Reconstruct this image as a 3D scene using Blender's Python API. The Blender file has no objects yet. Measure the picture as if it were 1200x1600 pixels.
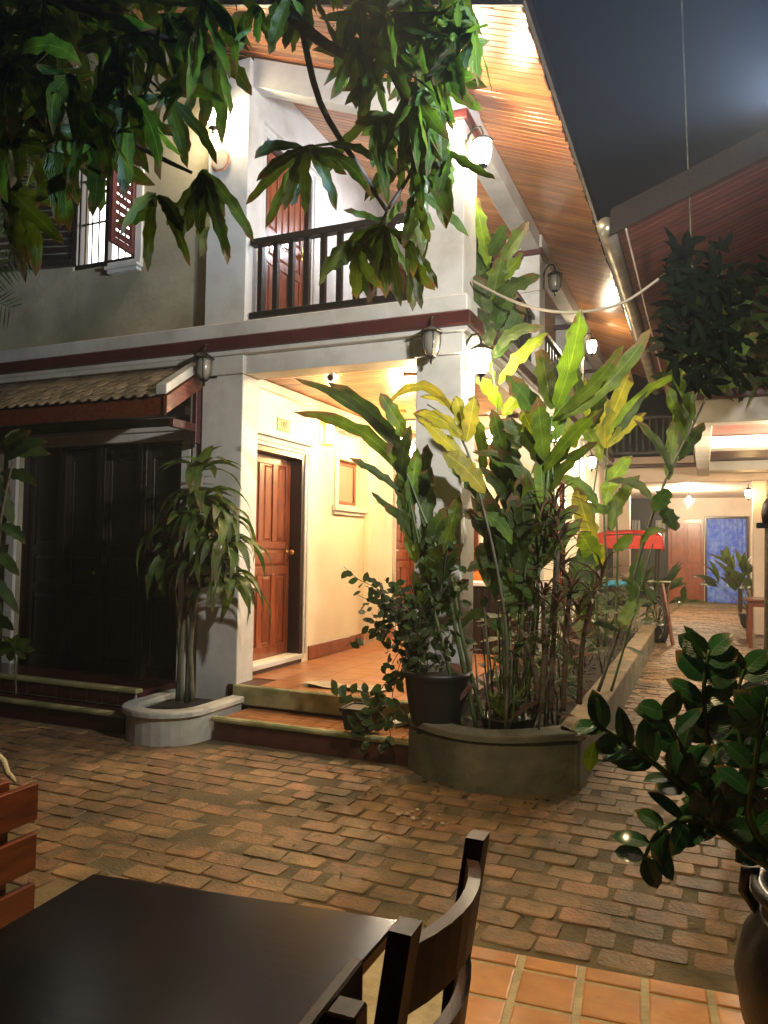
import bpy, math, random
from mathutils import Vector as V, Matrix, noise
random.seed(7)
PI = math.pi
sc = bpy.context.scene
COL = sc.collection

# ---------------------------------------------------------------- camera, world, lights, exposure
F_PX, CAM_H = 1170.0, 1.5
_a, _p, _r = math.radians(23.2), math.radians(2.55), math.radians(0.8)
FW = V((-math.sin(_a)*math.cos(_p), math.cos(_a)*math.cos(_p), math.sin(_p)))
_r0 = V((math.cos(_a), math.sin(_a), 0)); _u0 = _r0.cross(FW)
RT = _r0*math.cos(_r) + _u0*math.sin(_r); UP = RT.cross(FW)
CAM = V((0, 0, CAM_H))
cam_d = bpy.data.cameras.new('camera'); cam = bpy.data.objects.new('camera', cam_d); COL.objects.link(cam)
cam_d.sensor_fit = 'VERTICAL'; cam_d.sensor_height = 36.0; cam_d.lens = 36.0*F_PX/1600.0
cam_d.clip_start = 0.05; cam_d.clip_end = 500
cam.matrix_world = Matrix(((RT.x, UP.x, -FW.x, 0), (RT.y, UP.y, -FW.y, 0), (RT.z, UP.z, -FW.z, CAM_H), (0, 0, 0, 1)))
sc.camera = cam
GLOW_HAZE = 0.0034  # density of the added volume that spreads the lamps' glow

w = bpy.data.worlds.new("World"); sc.world = w; w.use_nodes = True
nt = w.node_tree; bg = nt.nodes['Background']
sky = nt.nodes.new('ShaderNodeTexSky'); sky.sky_type = 'NISHITA'; sky.sun_disc = False
sky.sun_elevation = math.radians(-3); sky.sun_rotation = math.radians(150)
nt.links.new(sky.outputs[0], bg.inputs[0]); bg.inputs[1].default_value = 0.05

sc.view_settings.view_transform = 'Standard'; sc.view_settings.look = 'None'
sc.view_settings.exposure = 1.6; sc.view_settings.gamma = 1.0
sc.view_settings.use_curve_mapping = False
sc.cycles.use_denoising = True
sc.cycles.max_bounces = 6; sc.cycles.sample_clamp_indirect = 4.0

def at(px, py, Y):
    "point of the place seen towards (px, py) of the 1200x1600 photograph, on the vertical plane y = Y"
    d = FW + RT*((px-600)/F_PX) - UP*((py-800)/F_PX)
    return CAM + d*(Y/d.y)

def spot(name, loc, target, power, color, size, angle, blend=0.4):
    l = bpy.data.lights.new(name, 'SPOT'); l.energy = power; l.color = color; l.shadow_soft_size = size
    l.spot_size = math.radians(angle); l.spot_blend = blend
    o = bpy.data.objects.new(name, l); COL.objects.link(o); o.location = loc
    o.rotation_euler = (V(target)-V(loc)).to_track_quat('-Z', 'Y').to_euler(); return o
def point(name, loc, power, color, size=0.05):
    l = bpy.data.lights.new(name, 'POINT'); l.energy = power; l.color = color; l.shadow_soft_size = size
    o = bpy.data.objects.new(name, l); COL.objects.link(o); o.location = loc; return o

WARM = (1.0, 0.66, 0.30); SOFTW = (1.0, 0.82, 0.55); COOL = (1.0, 0.97, 0.91)
FL = at(1262, 150, 3.0)
spot('courtyard_floodlight', FL, (-2.6, 5.3, 4.3), 205, COOL, 0.07, 150, .75)
F2 = at(1228, 165, 2.7)
spot('blue_glow_spot', F2, F2+V((-.4, -.25, .88)), 215, (.42, .65, 1.0), 0.05, 150, .25)  # added upward spot, only there for the blue glow at upper right
spot('terrace_lamp', at(560, -140, 1.75), (-0.95, 2.75, 0), 95, (1.0, 0.74, 0.38), 0.09, 92, 0.8)

# ---------------------------------------------------------------- node materials
def mat(name, color, rough=0.6, var=0.0, obj_var=0.0, nscale=6.0, bump=0.0, bscale=60.0, spec=0.5, metal=0.0,
        color2=None, stretch=(1, 1, 1), translucent=0.0, coat=0.0, emission=None, estr=0.0, hue_var=0.0, lo=0.35, hi=0.65, stain=0.0, sscale=1.6, scol=(.10, .09, .055)):
    m = bpy.data.materials.new(name); m.use_nodes = True; t = m.node_tree; N = t.nodes; L = t.links
    b = N['Principled BSDF']; out = N['Material Output']
    b.inputs['Roughness'].default_value = rough; b.inputs['Metallic'].default_value = metal
    b.inputs['Specular IOR Level'].default_value = spec
    b.inputs['Coat Weight'].default_value = coat; b.inputs['Coat Roughness'].default_value = 0.15
    tc = N.new('ShaderNodeTexCoord'); mp = N.new('ShaderNodeMapping'); mp.inputs['Scale'].default_value = stretch
    oi = N.new('ShaderNodeObjectInfo')
    L.new(tc.outputs['Object'], mp.inputs['Vector'])
    add = N.new('ShaderNodeVectorMath'); add.operation = 'ADD'
    cmb = N.new('ShaderNodeCombineXYZ'); mul = N.new('ShaderNodeMath'); mul.operation = 'MULTIPLY'; mul.inputs[1].default_value = 37.0
    L.new(oi.outputs['Random'], mul.inputs[0])
    for k in range(3): L.new(mul.outputs[0], cmb.inputs[k])
    L.new(mp.outputs[0], add.inputs[0]); L.new(cmb.outputs[0], add.inputs[1]); vec = add.outputs[0]
    col = None
    if color2 or var:
        nz = N.new('ShaderNodeTexNoise'); nz.inputs['Scale'].default_value = nscale; nz.inputs['Detail'].default_value = 6
        L.new(vec, nz.inputs['Vector'])
        rp = N.new('ShaderNodeValToRGB'); rp.color_ramp.elements[0].position = lo; rp.color_ramp.elements[1].position = hi
        c2 = color2 or tuple(c*(1-var) for c in color)
        rp.color_ramp.elements[0].color = (*c2, 1); rp.color_ramp.elements[1].color = (*color, 1)
        L.new(nz.outputs['Fac'], rp.inputs['Fac']); col = rp.outputs['Color']
    if obj_var or hue_var:
        ge = N.new('ShaderNodeNewGeometry'); sm = N.new('ShaderNodeMath'); sm.operation = 'ADD'
        L.new(oi.outputs['Random'], sm.inputs[0]); L.new(ge.outputs['Random Per Island'], sm.inputs[1])
        fr = N.new('ShaderNodeMath'); fr.operation = 'FRACT'; L.new(sm.outputs[0], fr.inputs[0])
        mr = N.new('ShaderNodeMapRange'); mr.inputs['To Min'].default_value = 1-obj_var; mr.inputs['To Max'].default_value = 1+obj_var
        L.new(fr.outputs[0], mr.inputs['Value'])
        hs = N.new('ShaderNodeHueSaturation'); L.new(mr.outputs[0], hs.inputs['Value'])
        if hue_var:
            f2 = N.new('ShaderNodeMath'); f2.operation = 'MULTIPLY'; f2.inputs[1].default_value = 7.3; L.new(fr.outputs[0], f2.inputs[0])
            f3 = N.new('ShaderNodeMath'); f3.operation = 'FRACT'; L.new(f2.outputs[0], f3.inputs[0])
            m2 = N.new('ShaderNodeMapRange'); m2.inputs['To Min'].default_value = 0.5-hue_var; m2.inputs['To Max'].default_value = 0.5+hue_var
            L.new(f3.outputs[0], m2.inputs['Value']); L.new(m2.outputs[0], hs.inputs['Hue'])
        if col: L.new(col, hs.inputs['Color'])
        else: hs.inputs['Color'].default_value = (*color, 1)
        col = hs.outputs['Color']
    if stain:
        if not col:
            rg = N.new('ShaderNodeRGB'); rg.outputs[0].default_value = (*color, 1); col = rg.outputs[0]
        g2 = N.new('ShaderNodeNewGeometry'); n3 = N.new('ShaderNodeTexNoise'); n3.inputs['Scale'].default_value = sscale; n3.inputs['Detail'].default_value = 7; n3.inputs['Roughness'].default_value = .65
        L.new(g2.outputs['Position'], n3.inputs['Vector'])
        r3 = N.new('ShaderNodeMapRange'); r3.inputs['From Min'].default_value = .46; r3.inputs['From Max'].default_value = .68; r3.inputs['To Max'].default_value = stain
        L.new(n3.outputs['Fac'], r3.inputs['Value'])
        mxs = N.new('ShaderNodeMixRGB'); mxs.inputs[2].default_value = (*scol, 1); L.new(r3.outputs[0], mxs.inputs[0]); L.new(col, mxs.inputs[1]); col = mxs.outputs[0]
    if col: L.new(col, b.inputs['Base Color'])
    else: b.inputs['Base Color'].default_value = (*color, 1)
    if bump:
        n2 = N.new('ShaderNodeTexNoise'); n2.inputs['Scale'].default_value = bscale; n2.inputs['Detail'].default_value = 4
        L.new(vec, n2.inputs['Vector'])
        bp = N.new('ShaderNodeBump'); bp.inputs['Strength'].default_value = bump; bp.inputs['Distance'].default_value = 0.01
        L.new(n2.outputs['Fac'], bp.inputs['Height']); L.new(bp.outputs[0], b.inputs['Normal'])
    if emission:
        b.inputs['Emission Color'].default_value = (*emission, 1); b.inputs['Emission Strength'].default_value = estr
    if translucent:
        tr = N.new('ShaderNodeBsdfTranslucent'); mx = N.new('ShaderNodeMixShader'); mx.inputs[0].default_value = translucent
        if col: L.new(col, tr.inputs['Color'])
        else: tr.inputs['Color'].default_value = (*color, 1)
        L.new(b.outputs[0], mx.inputs[1]); L.new(tr.outputs[0], mx.inputs[2]); L.new(mx.outputs[0], out.inputs[0])
    return m

M = {}
M['white'] = mat('white_plaster', (.62, .60, .56), .55, color2=(.52, .50, .45), nscale=1.6, bump=.12, bscale=25, stain=.5, sscale=2.6, scol=(.30, .28, .22))
M['cream'] = mat('cream_plaster', (.80, .72, .54), .6, color2=(.74, .65, .48), nscale=1.3, bump=.15, bscale=30, stain=.25, sscale=2.2, scol=(.55, .46, .30))
M['beige'] = mat('beige_plaster', (.46, .41, .28), .75, color2=(.27, .24, .16), nscale=1.1, bump=.3, bscale=22, stain=.6, sscale=1.3, scol=(.16, .145, .09))
M['maroon'] = mat('maroon_trim', (.085, .018, .018), .4, var=.4, nscale=5, bump=.1)
M['soffit'] = mat('varnished_plank', (.50, .21, .07), .28, color2=(.26, .095, .03), nscale=5, stretch=(.7, 14, 14), obj_var=.28, hue_var=.012, coat=.35, bump=.08, bscale=18)
M['redsoffit'] = mat('red_plank', (.13, .032, .024), .5, color2=(.07, .018, .015), nscale=4, stretch=(.7, 12, 12), obj_var=.25, bump=.08)
M['doorwood'] = mat('door_timber', (.27, .062, .018), .32, color2=(.14, .030, .010), nscale=7, stretch=(9, 9, .9), coat=.35, bump=.08, bscale=30, obj_var=.12)
M['darkdoor'] = mat('dark_door_timber', (.020, .009, .006), .3, color2=(.010, .005, .004), nscale=7, stretch=(9, 9, .9), coat=.3, bump=.08)
M['darkwood'] = mat('black_stained_timber', (.018, .011, .009), .4, var=.5, nscale=10, stretch=(4, 4, 4), bump=.1)
M['redwood'] = mat('red_stained_timber', (.19, .045, .018), .3, color2=(.085, .02, .01), nscale=6, stretch=(8, 1.2, 8), coat=.4, bump=.08, obj_var=.12)
M['brownwood'] = mat('brown_chair_timber', (.062, .022, .012), .5, color2=(.03, .011, .007), nscale=6, stretch=(8, 1.5, 3), spec=.3, coat=.05, bump=.1)
M['tabletop'] = mat('varnished_tabletop', (.006, .003, .0025), .22, color2=(.003, .002, .0015), nscale=4, stretch=(1, 7, 1), spec=.22, stain=.6, sscale=7, scol=(.012, .008, .006), coat=.0, bump=.03, bscale=8)
M['brick'] = mat('paving_brick', (.30, .165, .078), .60, color2=(.155, .10, .050), nscale=9, obj_var=.24, hue_var=.012, bump=.7, bscale=55, stain=.8, sscale=2.1, scol=(.060, .050, .030))
M['mortar'] = mat('mossy_mortar', (.165, .115, .060), .85, color2=(.085, .068, .035), nscale=2.5, bump=.7, bscale=50, stain=.8, sscale=2.1, scol=(.035, .036, .018))
M['tile'] = mat('terracotta_tile', (.60, .27, .075), .42, color2=(.48, .19, .05), nscale=9, obj_var=.12, bump=.12, bscale=40, stain=.5, sscale=5, scol=(.30, .14, .05))
M['grout'] = mat('pale_grout', (.52, .43, .27), .8, color2=(.36, .29, .17), nscale=12, bump=.5, bscale=70)
M['porchtile'] = mat('porch_tile', (.42, .18, .07), .3, color2=(.33, .13, .05), nscale=5, obj_var=.10, coat=.2, bump=.05)
M['nosing'] = mat('mossy_concrete_nosing', (.33, .30, .14), .75, color2=(.16, .16, .06), nscale=5, bump=.4, bscale=50)
M['riser'] = mat('red_riser', (.09, .03, .018), .6, var=.5, nscale=6, bump=.2)
M['darktile'] = mat('dark_red_tile', (.055, .012, .010), .3, var=.4, nscale=6, coat=.2)
M['planter'] = mat('grey_concrete_planter', (.16, .145, .105), .8, color2=(.075, .075, .055), nscale=3.5, bump=.5, bscale=30, stain=.7, sscale=3, scol=(.04, .045, .03))
M['curb'] = mat('curb_concrete', (.26, .19, .10), .8, color2=(.13, .10, .055), nscale=4, bump=.4, bscale=40, stain=.7, sscale=4, scol=(.06, .055, .03))
M['whiteplanter'] = mat('painted_planter', (.50, .49, .45), .7, color2=(.33, .33, .29), nscale=4, bump=.3, bscale=30)
M['soil'] = mat('soil', (.024, .016, .010), .95, color2=(.008, .006, .004), nscale=14, bump=1.0, bscale=60)
M['clay'] = mat('dark_glazed_clay', (.022, .014, .012), .5, color2=(.018, .014, .013), nscale=5, bump=.2, coat=.15)
M['blackpot'] = mat('black_plastic', (.012, .012, .012), .45)
M['iron'] = mat('black_iron', (.03, .027, .022), .45, metal=.6, var=.4, bump=.1)
M['brass'] = mat('brass', (.55, .34, .10), .3, metal=.9)
M['chrome'] = mat('gutter_metal', (.42, .38, .30), .34, metal=.65, color2=(.22, .20, .15), nscale=5, bump=.1)
M['glassoff'] = mat('frosted_glass_unlit', (.20, .19, .155), .3, coat=.4)
M['pane'] = mat('window_glass', (.24, .22, .16), .15, coat=.5)
M['lit'] = mat('lamp_glass_lit', (1, .9, .7), .4, emission=(1.0, .83, .55), estr=85)
M['litporch'] = mat('lamp_glass_porch', (1, .9, .7), .4, emission=(1.0, .82, .56), estr=640)
M['litcool'] = mat('lamp_glass_cool', (1, 1, 1), .4, emission=(.86, .90, 1.0), estr=300)
M['litamber'] = mat('lamp_glass_amber', (1, .8, .4), .4, emission=(1.0, .64, .24), estr=42)
M['litweak'] = mat('lamp_glass_candle', (1, .7, .3), .4, emission=(1.0, .52, .18), estr=12)
M['glowroom'] = mat('lit_room_glass', (1, .95, .9), .4, emission=(1.0, .93, .85), estr=1.6)
M['rooftile'] = mat('scalloped_roof_tile', (.28, .21, .13), .75, color2=(.13, .10, .06), nscale=6, obj_var=.3, bump=.4, bscale=50)
M['farwall'] = mat('pink_white_plaster', (.72, .58, .47), .6, var=.18, nscale=1.5, bump=.1)
M['darkwall'] = mat('dark_board_wall', (.02, .018, .016), .7, var=.5, nscale=3, stretch=(8, 8, 1))
M['curtain'] = mat('blue_curtain', (.05, .11, .60), .8, color2=(.18, .28, .62), nscale=9, bump=.3)
M['cyan'] = mat('cyan_plastic', (.04, .34, .62), .5)
M['red'] = mat('red_vinyl', (.60, .035, .02), .35, var=.4, nscale=6, coat=.3)
M['rubber'] = mat('tyre_rubber', (.03, .03, .03), .8)
M['rim'] = mat('pale_rim', (.60, .55, .42), .4, metal=.3)
M['bark'] = mat('bark', (.12, .085, .055), .85, color2=(.055, .04, .028), nscale=10, stretch=(1, 1, 3), bump=.6, bscale=40)
M['greenstem'] = mat('green_stem', (.075, .12, .03), .5, var=.4, nscale=8)
M['palestem'] = mat('pale_grey_stem', (.12, .11, .065), .7, color2=(.05, .05, .03), nscale=9, bump=.3)
M['orange'] = mat('orange_timber', (.62, .20, .03), .4, var=.3, nscale=7, stretch=(1, 8, 8))
M['rope'] = mat('frayed_rope', (.42, .38, .28), .9, bump=.5, bscale=120)
M['cable'] = mat('cable_grey', (.30, .25, .18), .6)
M['paper'] = mat('paper', (.55, .48, .35), .8, var=.2)
M['cloth'] = mat('pale_cloth', (.30, .29, .26), .9, var=.3)
M['plaquewood'] = mat('plaque_wood', (.62, .40, .18), .5)
M['clockrim'] = mat('orange_rim', (.62, .26, .12), .4)
M['pebble'] = mat('pale_pebble', (.50, .42, .30), .8, obj_var=.3)
M['letter'] = mat('dark_lettering', (.10, .05, .02), .5)
def leafmat(name, c1, c2, rough=.46, tr=.34, ov=.38, hv=.02, coat=.0, tips=.04):
    m = mat(name, c1, rough, color2=c2, nscale=9, obj_var=ov, hue_var=hv, translucent=tr, coat=coat)
    t = m.node_tree; N = t.nodes; L = t.links
    uv = N.new('ShaderNodeUVMap'); sep = N.new('ShaderNodeSeparateXYZ'); L.new(uv.outputs[0], sep.inputs[0])
    ab = N.new('ShaderNodeMath'); ab.operation = 'ABSOLUTE'; L.new(sep.outputs['Y'], ab.inputs[0])
    # slanted side veins + midrib as fine relief
    ml = N.new('ShaderNodeMath'); ml.operation = 'MULTIPLY_ADD'; ml.inputs[1].default_value = -.35; L.new(ab.outputs[0], ml.inputs[0]); L.new(sep.outputs['X'], ml.inputs[2])
    sn = N.new('ShaderNodeMath'); sn.operation = 'MULTIPLY'; sn.inputs[1].default_value = 95; L.new(ml.outputs[0], sn.inputs[0])
    si = N.new('ShaderNodeMath'); si.operation = 'SINE'; L.new(sn.outputs[0], si.inputs[0])
    pb_ = N['Principled BSDF']; src = pb_.inputs['Base Color'].links[0].from_socket
    nzt = N.new('ShaderNodeTexNoise'); nzt.inputs['Scale'].default_value = 14; gp = N.new('ShaderNodeNewGeometry'); L.new(gp.outputs['Position'], nzt.inputs['Vector'])
    ad = N.new('ShaderNodeMath'); ad.operation = 'MULTIPLY_ADD'; ad.inputs[1].default_value = .75; L.new(nzt.outputs['Fac'], ad.inputs[0]); L.new(sep.outputs['X'], ad.inputs[2])
    a2 = N.new('ShaderNodeMath'); a2.operation = 'MULTIPLY_ADD'; a2.inputs[1].default_value = .22; L.new(ab.outputs[0], a2.inputs[0]); L.new(ad.outputs[0], a2.inputs[2])
    mr = N.new('ShaderNodeMapRange'); mr.inputs['From Min'].default_value = 1.38-tips; mr.inputs['From Max'].default_value = 1.50-tips; L.new(a2.outputs[0], mr.inputs['Value'])
    mx1 = N.new('ShaderNodeMixRGB'); mx1.inputs[2].default_value = (.13, .075, .025, 1); L.new(mr.outputs[0], mx1.inputs[0]); L.new(src, mx1.inputs[1])
    rib = N.new('ShaderNodeMapRange'); rib.inputs['From Min'].default_value = .10; rib.inputs['From Max'].default_value = .02; rib.inputs['To Max'].default_value = .28; L.new(ab.outputs[0], rib.inputs['Value'])
    mx2 = N.new('ShaderNodeMixRGB'); mx2.inputs[2].default_value = (*[min(1, c*2.2+.03) for c in c1], 1); L.new(rib.outputs[0], mx2.inputs[0]); L.new(mx1.outputs[0], mx2.inputs[1])
    for lk in list(src.links):
        if lk.to_node not in (mx1,): 
            ts = lk.to_socket; L.new(mx2.outputs[0], ts)
    bp = N.new('ShaderNodeBump'); bp.inputs['Strength'].default_value = .45; bp.inputs['Distance'].default_value = .004
    L.new(si.outputs[0], bp.inputs['Height']); L.new(bp.outputs[0], N['Principled BSDF'].inputs['Normal'])
    return m
M['mango'] = leafmat('mango_leaf', (.070, .125, .007), (.028, .055, .005), coat=.05, ov=.45, tr=.5)
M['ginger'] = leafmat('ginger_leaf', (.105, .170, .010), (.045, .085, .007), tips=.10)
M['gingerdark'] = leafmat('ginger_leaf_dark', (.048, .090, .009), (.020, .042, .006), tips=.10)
M['gingerlimelit'] = leafmat('ginger_leaf_lime_lit', (.23, .33, .012), (.11, .18, .010), tr=.42, ov=.2)  # lime copy of the ginger green, backlight put into the colour
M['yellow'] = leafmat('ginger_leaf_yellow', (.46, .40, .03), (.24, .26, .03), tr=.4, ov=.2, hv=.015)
M['cordy'] = leafmat('cordyline_leaf', (.16, .060, .038), (.06, .045, .02), ov=.45)
M['drac'] = leafmat('dracaena_leaf', (.080, .135, .014), (.035, .065, .009), coat=.15, tips=.05)
M['bush'] = leafmat('bush_leaf', (.042, .078, .012), (.020, .040, .008))
M['zz'] = leafmat('glossy_oval_leaf', (.018, .075, .016), (.009, .040, .010), rough=.25, coat=.35, tr=.15)
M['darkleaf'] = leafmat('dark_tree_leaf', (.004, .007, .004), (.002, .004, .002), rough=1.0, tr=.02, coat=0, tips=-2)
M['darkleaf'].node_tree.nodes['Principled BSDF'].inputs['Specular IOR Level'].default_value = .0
M['litter'] = leafmat('dry_leaf', (.17, .10, .04), (.08, .05, .02), tr=.1, tips=.2)
M['palm'] = leafmat('palm_leaflet', (.10, .15, .05), (.04, .07, .03))

# ---------------------------------------------------------------- mesh helpers
class MB:
    def __init__(s): s.v = []; s.f = []; s.uv = None
    def add(s, vs, fs):
        o = len(s.v); s.v += [tuple(x) for x in vs]; s.f += [tuple(i+o for i in f) for f in fs]; return s
    def box(s, x0, y0, z0, x1, y1, z1):
        return s.add([(x0, y0, z0), (x1, y0, z0), (x1, y1, z0), (x0, y1, z0), (x0, y0, z1), (x1, y0, z1), (x1, y1, z1), (x0, y1, z1)],
                     [(0, 3, 2, 1), (4, 5, 6, 7), (0, 1, 5, 4), (1, 2, 6, 5), (2, 3, 7, 6), (3, 0, 4, 7)])
    def obox(s, c, ax, ay, az):
        c, ax, ay, az = V(c), V(ax), V(ay), V(az)
        vs = [c+ax*i+ay*j+az*k for k in (-1, 1) for i, j in ((-1, -1), (1, -1), (1, 1), (-1, 1))]
        return s.add(vs, [(0, 3, 2, 1), (4, 5, 6, 7), (0, 1, 5, 4), (1, 2, 6, 5), (2, 3, 7, 6), (3, 0, 4, 7)])
    def bar(s, p, q, wx, wy, up=(0, 0, 1)):
        p, q = V(p), V(q); d = (q-p); L = d.length; d.normalize()
        u = V(up); sd = d.cross(u)
        if sd.length < 1e-3: sd = d.cross(V((0, 1, 0)))
        sd.normalize(); n = sd.cross(d)
        return s.obox((p+q)/2, d*L/2, sd*wx/2, n*wy/2)
    def tube(s, pts, rad, n=6, caps=True):
        pts = [V(p) for p in pts]; N = len(pts)
        if not hasattr(rad, '__len__'): rad = [rad]*N
        o = len(s.v); prev = None
        for i, p in enumerate(pts):
            d = (pts[min(i+1, N-1)]-pts[max(i-1, 0)]).normalized()
            if prev is None:
                u = V((0, 0, 1)) if abs(d.z) < .9 else V((1, 0, 0)); sd = d.cross(u).normalized()
            else:
                sd = (prev - d*prev.dot(d)).normalized()
            prev = sd; n2 = d.cross(sd)
            for k in range(n):
                a = 2*PI*k/n; s.v.append(tuple(p+(sd*math.cos(a)+n2*math.sin(a))*rad[i]))
        for i in range(N-1):
            for k in range(n):
                s.f.append((o+i*n+k, o+i*n+(k+1) % n, o+(i+1)*n+(k+1) % n, o+(i+1)*n+k))
        if caps: s.f.append(tuple(o+k for k in range(n))[::-1]); s.f.append(tuple(o+(N-1)*n+k for k in range(n)))
        return s
    def lathe(s, prof, c=(0, 0, 0), n=16):
        o = len(s.v); N = len(prof)
        for r, z in prof:
            for k in range(n):
                a = 2*PI*k/n; s.v.append((c[0]+r*math.cos(a), c[1]+r*math.sin(a), c[2]+z))
        for i in range(N-1):
            for k in range(n):
                s.f.append((o+i*n+k, o+i*n+(k+1) % n, o+(i+1)*n+(k+1) % n, o+(i+1)*n+k))
        s.f.append(tuple(o+k for k in range(n))[::-1]); s.f.append(tuple(o+(N-1)*n+k for k in range(n)))
        return s
    def prism(s, poly, z0, z1):
        n = len(poly); o = len(s.v)
        s.v += [(x, y, z0) for x, y in poly]+[(x, y, z1) for x, y in poly]
        s.f.append(tuple(o+i for i in range(n))[::-1]); s.f.append(tuple(o+n+i for i in range(n)))
        for i in range(n): s.f.append((o+i, o+(i+1) % n, o+n+(i+1) % n, o+n+i))
        return s
    def mesh(s, name, m, smooth=False):
        me = bpy.data.meshes.new(name); me.from_pydata(s.v, [], s.f)
        if s.uv:
            l = me.uv_layers.new(name='UVMap')
            idx = [0]*len(me.loops); me.loops.foreach_get('vertex_index', idx)
            flat = [0.0]*(2*len(idx))
            for i, vi in enumerate(idx): flat[2*i], flat[2*i+1] = s.uv[vi]
            l.data.foreach_set('uv', flat)
        me.materials.append(m)
        if smooth: me.shade_smooth()
        return me
    def build(s, name, m, parent=None, bevel=0, smooth=False, loc=None, segs=1):
        return link(name, s.mesh(name, M[m], smooth), parent, bevel, loc, segs)
def link(name, me, parent=None, bevel=0, loc=None, segs=1):
    o = bpy.data.objects.new(name, me); COL.objects.link(o)
    if parent is not None: o.parent = parent
    if loc is not None: o.location = loc
    if bevel:
        b = o.modifiers.new('bevel', 'BEVEL'); b.width = bevel; b.segments = segs; b.limit_method = 'ANGLE'; b.angle_limit = .6
    return o
def tag(o, label=None, cat=None, group=None, kind=None):
    if label: o['label'] = label
    if cat: o['category'] = cat
    if group: o['group'] = group
    if kind: o['kind'] = kind
    return o
def empty(name, loc=(0, 0, 0), rz=0):
    o = bpy.data.objects.new(name, None); COL.objects.link(o); o.location = loc; o.rotation_euler = (0, 0, rz); o.empty_display_size = .1
    return o
def copy_tree(o, parent=None):
    c = o.copy(); COL.objects.link(c)
    if parent is not None: c.parent = parent
    for ch in [x for x in KIDS.get(o.name, [])]: copy_tree(ch, c)
    return c
KIDS = {}
def remember(root):
    "children lists for copying"
    for o in bpy.data.objects:
        if o.parent is not None: KIDS.setdefault(o.parent.name, [])
        if o.parent is not None and o not in KIDS[o.parent.name]: KIDS[o.parent.name].append(o)

# ---------------------------------------------------------------- sky, ground
SLOPE = .40
def soff_z(x): return 4.74 - SLOPE*(x+1.0)

# ground mortar bed
g = MB(); g.box(-60, -40, -.20, 60, 80, -.006); g.build('ground', 'mortar').__setitem__('kind', 'structure')

# brick paving: twelve worn variants
def brick_mesh(i, L=.206, W=.126):
    r = random.Random(100+i); b = MB(); n = 12; h = .034
    def ring(sx, sy, z):
        pts = []
        for k in range(n):
            a = 2*PI*(k+.5)/n; cx = math.copysign(min(1, abs(math.cos(a))**.22), math.cos(a)); sy_ = math.copysign(min(1, abs(math.sin(a))**.22), math.sin(a))
            pts.append((cx*sx*(1+r.uniform(-.05, .02)), sy_*sy*(1+r.uniform(-.08, .02)), z))
        return pts
    vs = ring(L/2, W/2, -h)+ring(L/2*.992, W/2*.988, -.0035)+ring(L/2*.965, W/2*.945, r.uniform(-.001, .001))
    fs = []
    for q in range(2):
        for k in range(n): fs.append((q*n+k, q*n+(k+1) % n, (q+1)*n+(k+1) % n, (q+1)*n+k))
    fs.append(tuple(2*n+k for k in range(n)))
    b.add(vs, fs); return b
BV = [brick_mesh(i) for i in range(12)]
BM = [b.mesh('brick', M['brick']) for b in BV]
cy = empty('brick_courtyard'); tag(cy, kind='structure')
PX, PY = .216, .136
def inplanter(x, y):
    if -1.80 < x < -.72 and y > 4.55: return True
    if x > -1.36 and y < 2.80+.08*(x+.618)+.085: return True
    if x < -1.6 and y > 5.0 and x > -7: return True
    if -3.5 < x < -1.8 and y > 4.80: return True
    if x < -4.2 and y > 4.62: return True
    if -4.1 < x < -3.4 and y > 4.62: return True
    return False
spots = []
row = 0; y = 2.92-11*.136
while y < 21.8:
    off = (row % 2)*PX/2 + random.uniform(-.02, .02)
    xmin = (-.52 if y < 0 else -6.2) if y < 5.2 else -1.0
    xmax = 1.9 if y > 3.2 else 1.2
    x = xmin+off
    while x < xmax:
        if not inplanter(x, y):
            d = V((x, y, 0))-CAM; z = d.dot(FW)
            u = 600+F_PX*d.dot(RT)/z; v = 800-F_PX*d.dot(UP)/z
            hidden = (u < 640 and v > 1425+.0*u) or (u < 700 and v > 1367+(u-145)*.146+20)
            if -60 < u < 1260 and v < 1640 and not hidden: spots.append((1/(z*z*z), x, y))
        x += PX
    y += PY; row += 1
spots.sort(key=lambda s: -s[0])
rest = MB()
for i, (_, x, y) in enumerate(spots):
    wob = .02*noise.noise(V((x*.9, y*.9, 0)))
    rz = random.uniform(-.05, .05); zz = .006*noise.noise(V((x*1.3, y*1.3, 3)))+random.uniform(-.004, .003)
    if random.random() < .035: zz -= .006
    k = random.randrange(12)
    px_, py_ = x+random.uniform(-.010, .010), y+wob+random.uniform(-.008, .008)
    sx = 1.0 if random.random() > .12 else .55
    if i < 300:
        o = link('brick', BM[k], cy, loc=(px_, py_, zz)); o.rotation_euler = (random.uniform(-.015, .015), random.uniform(-.01, .01), rz); o.scale = (sx, 1, 1)
    else:
        c, s_ = math.cos(rz), math.sin(rz)
        rest.add([(px_+(a*c*sx-b*s_), py_+(a*s_*sx+b*c), zz+d) for a, b, d in BV[k].v], BV[k].f)
o = rest.build('far_brick', 'brick', cy); o['kind'] = 'stuff'

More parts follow.
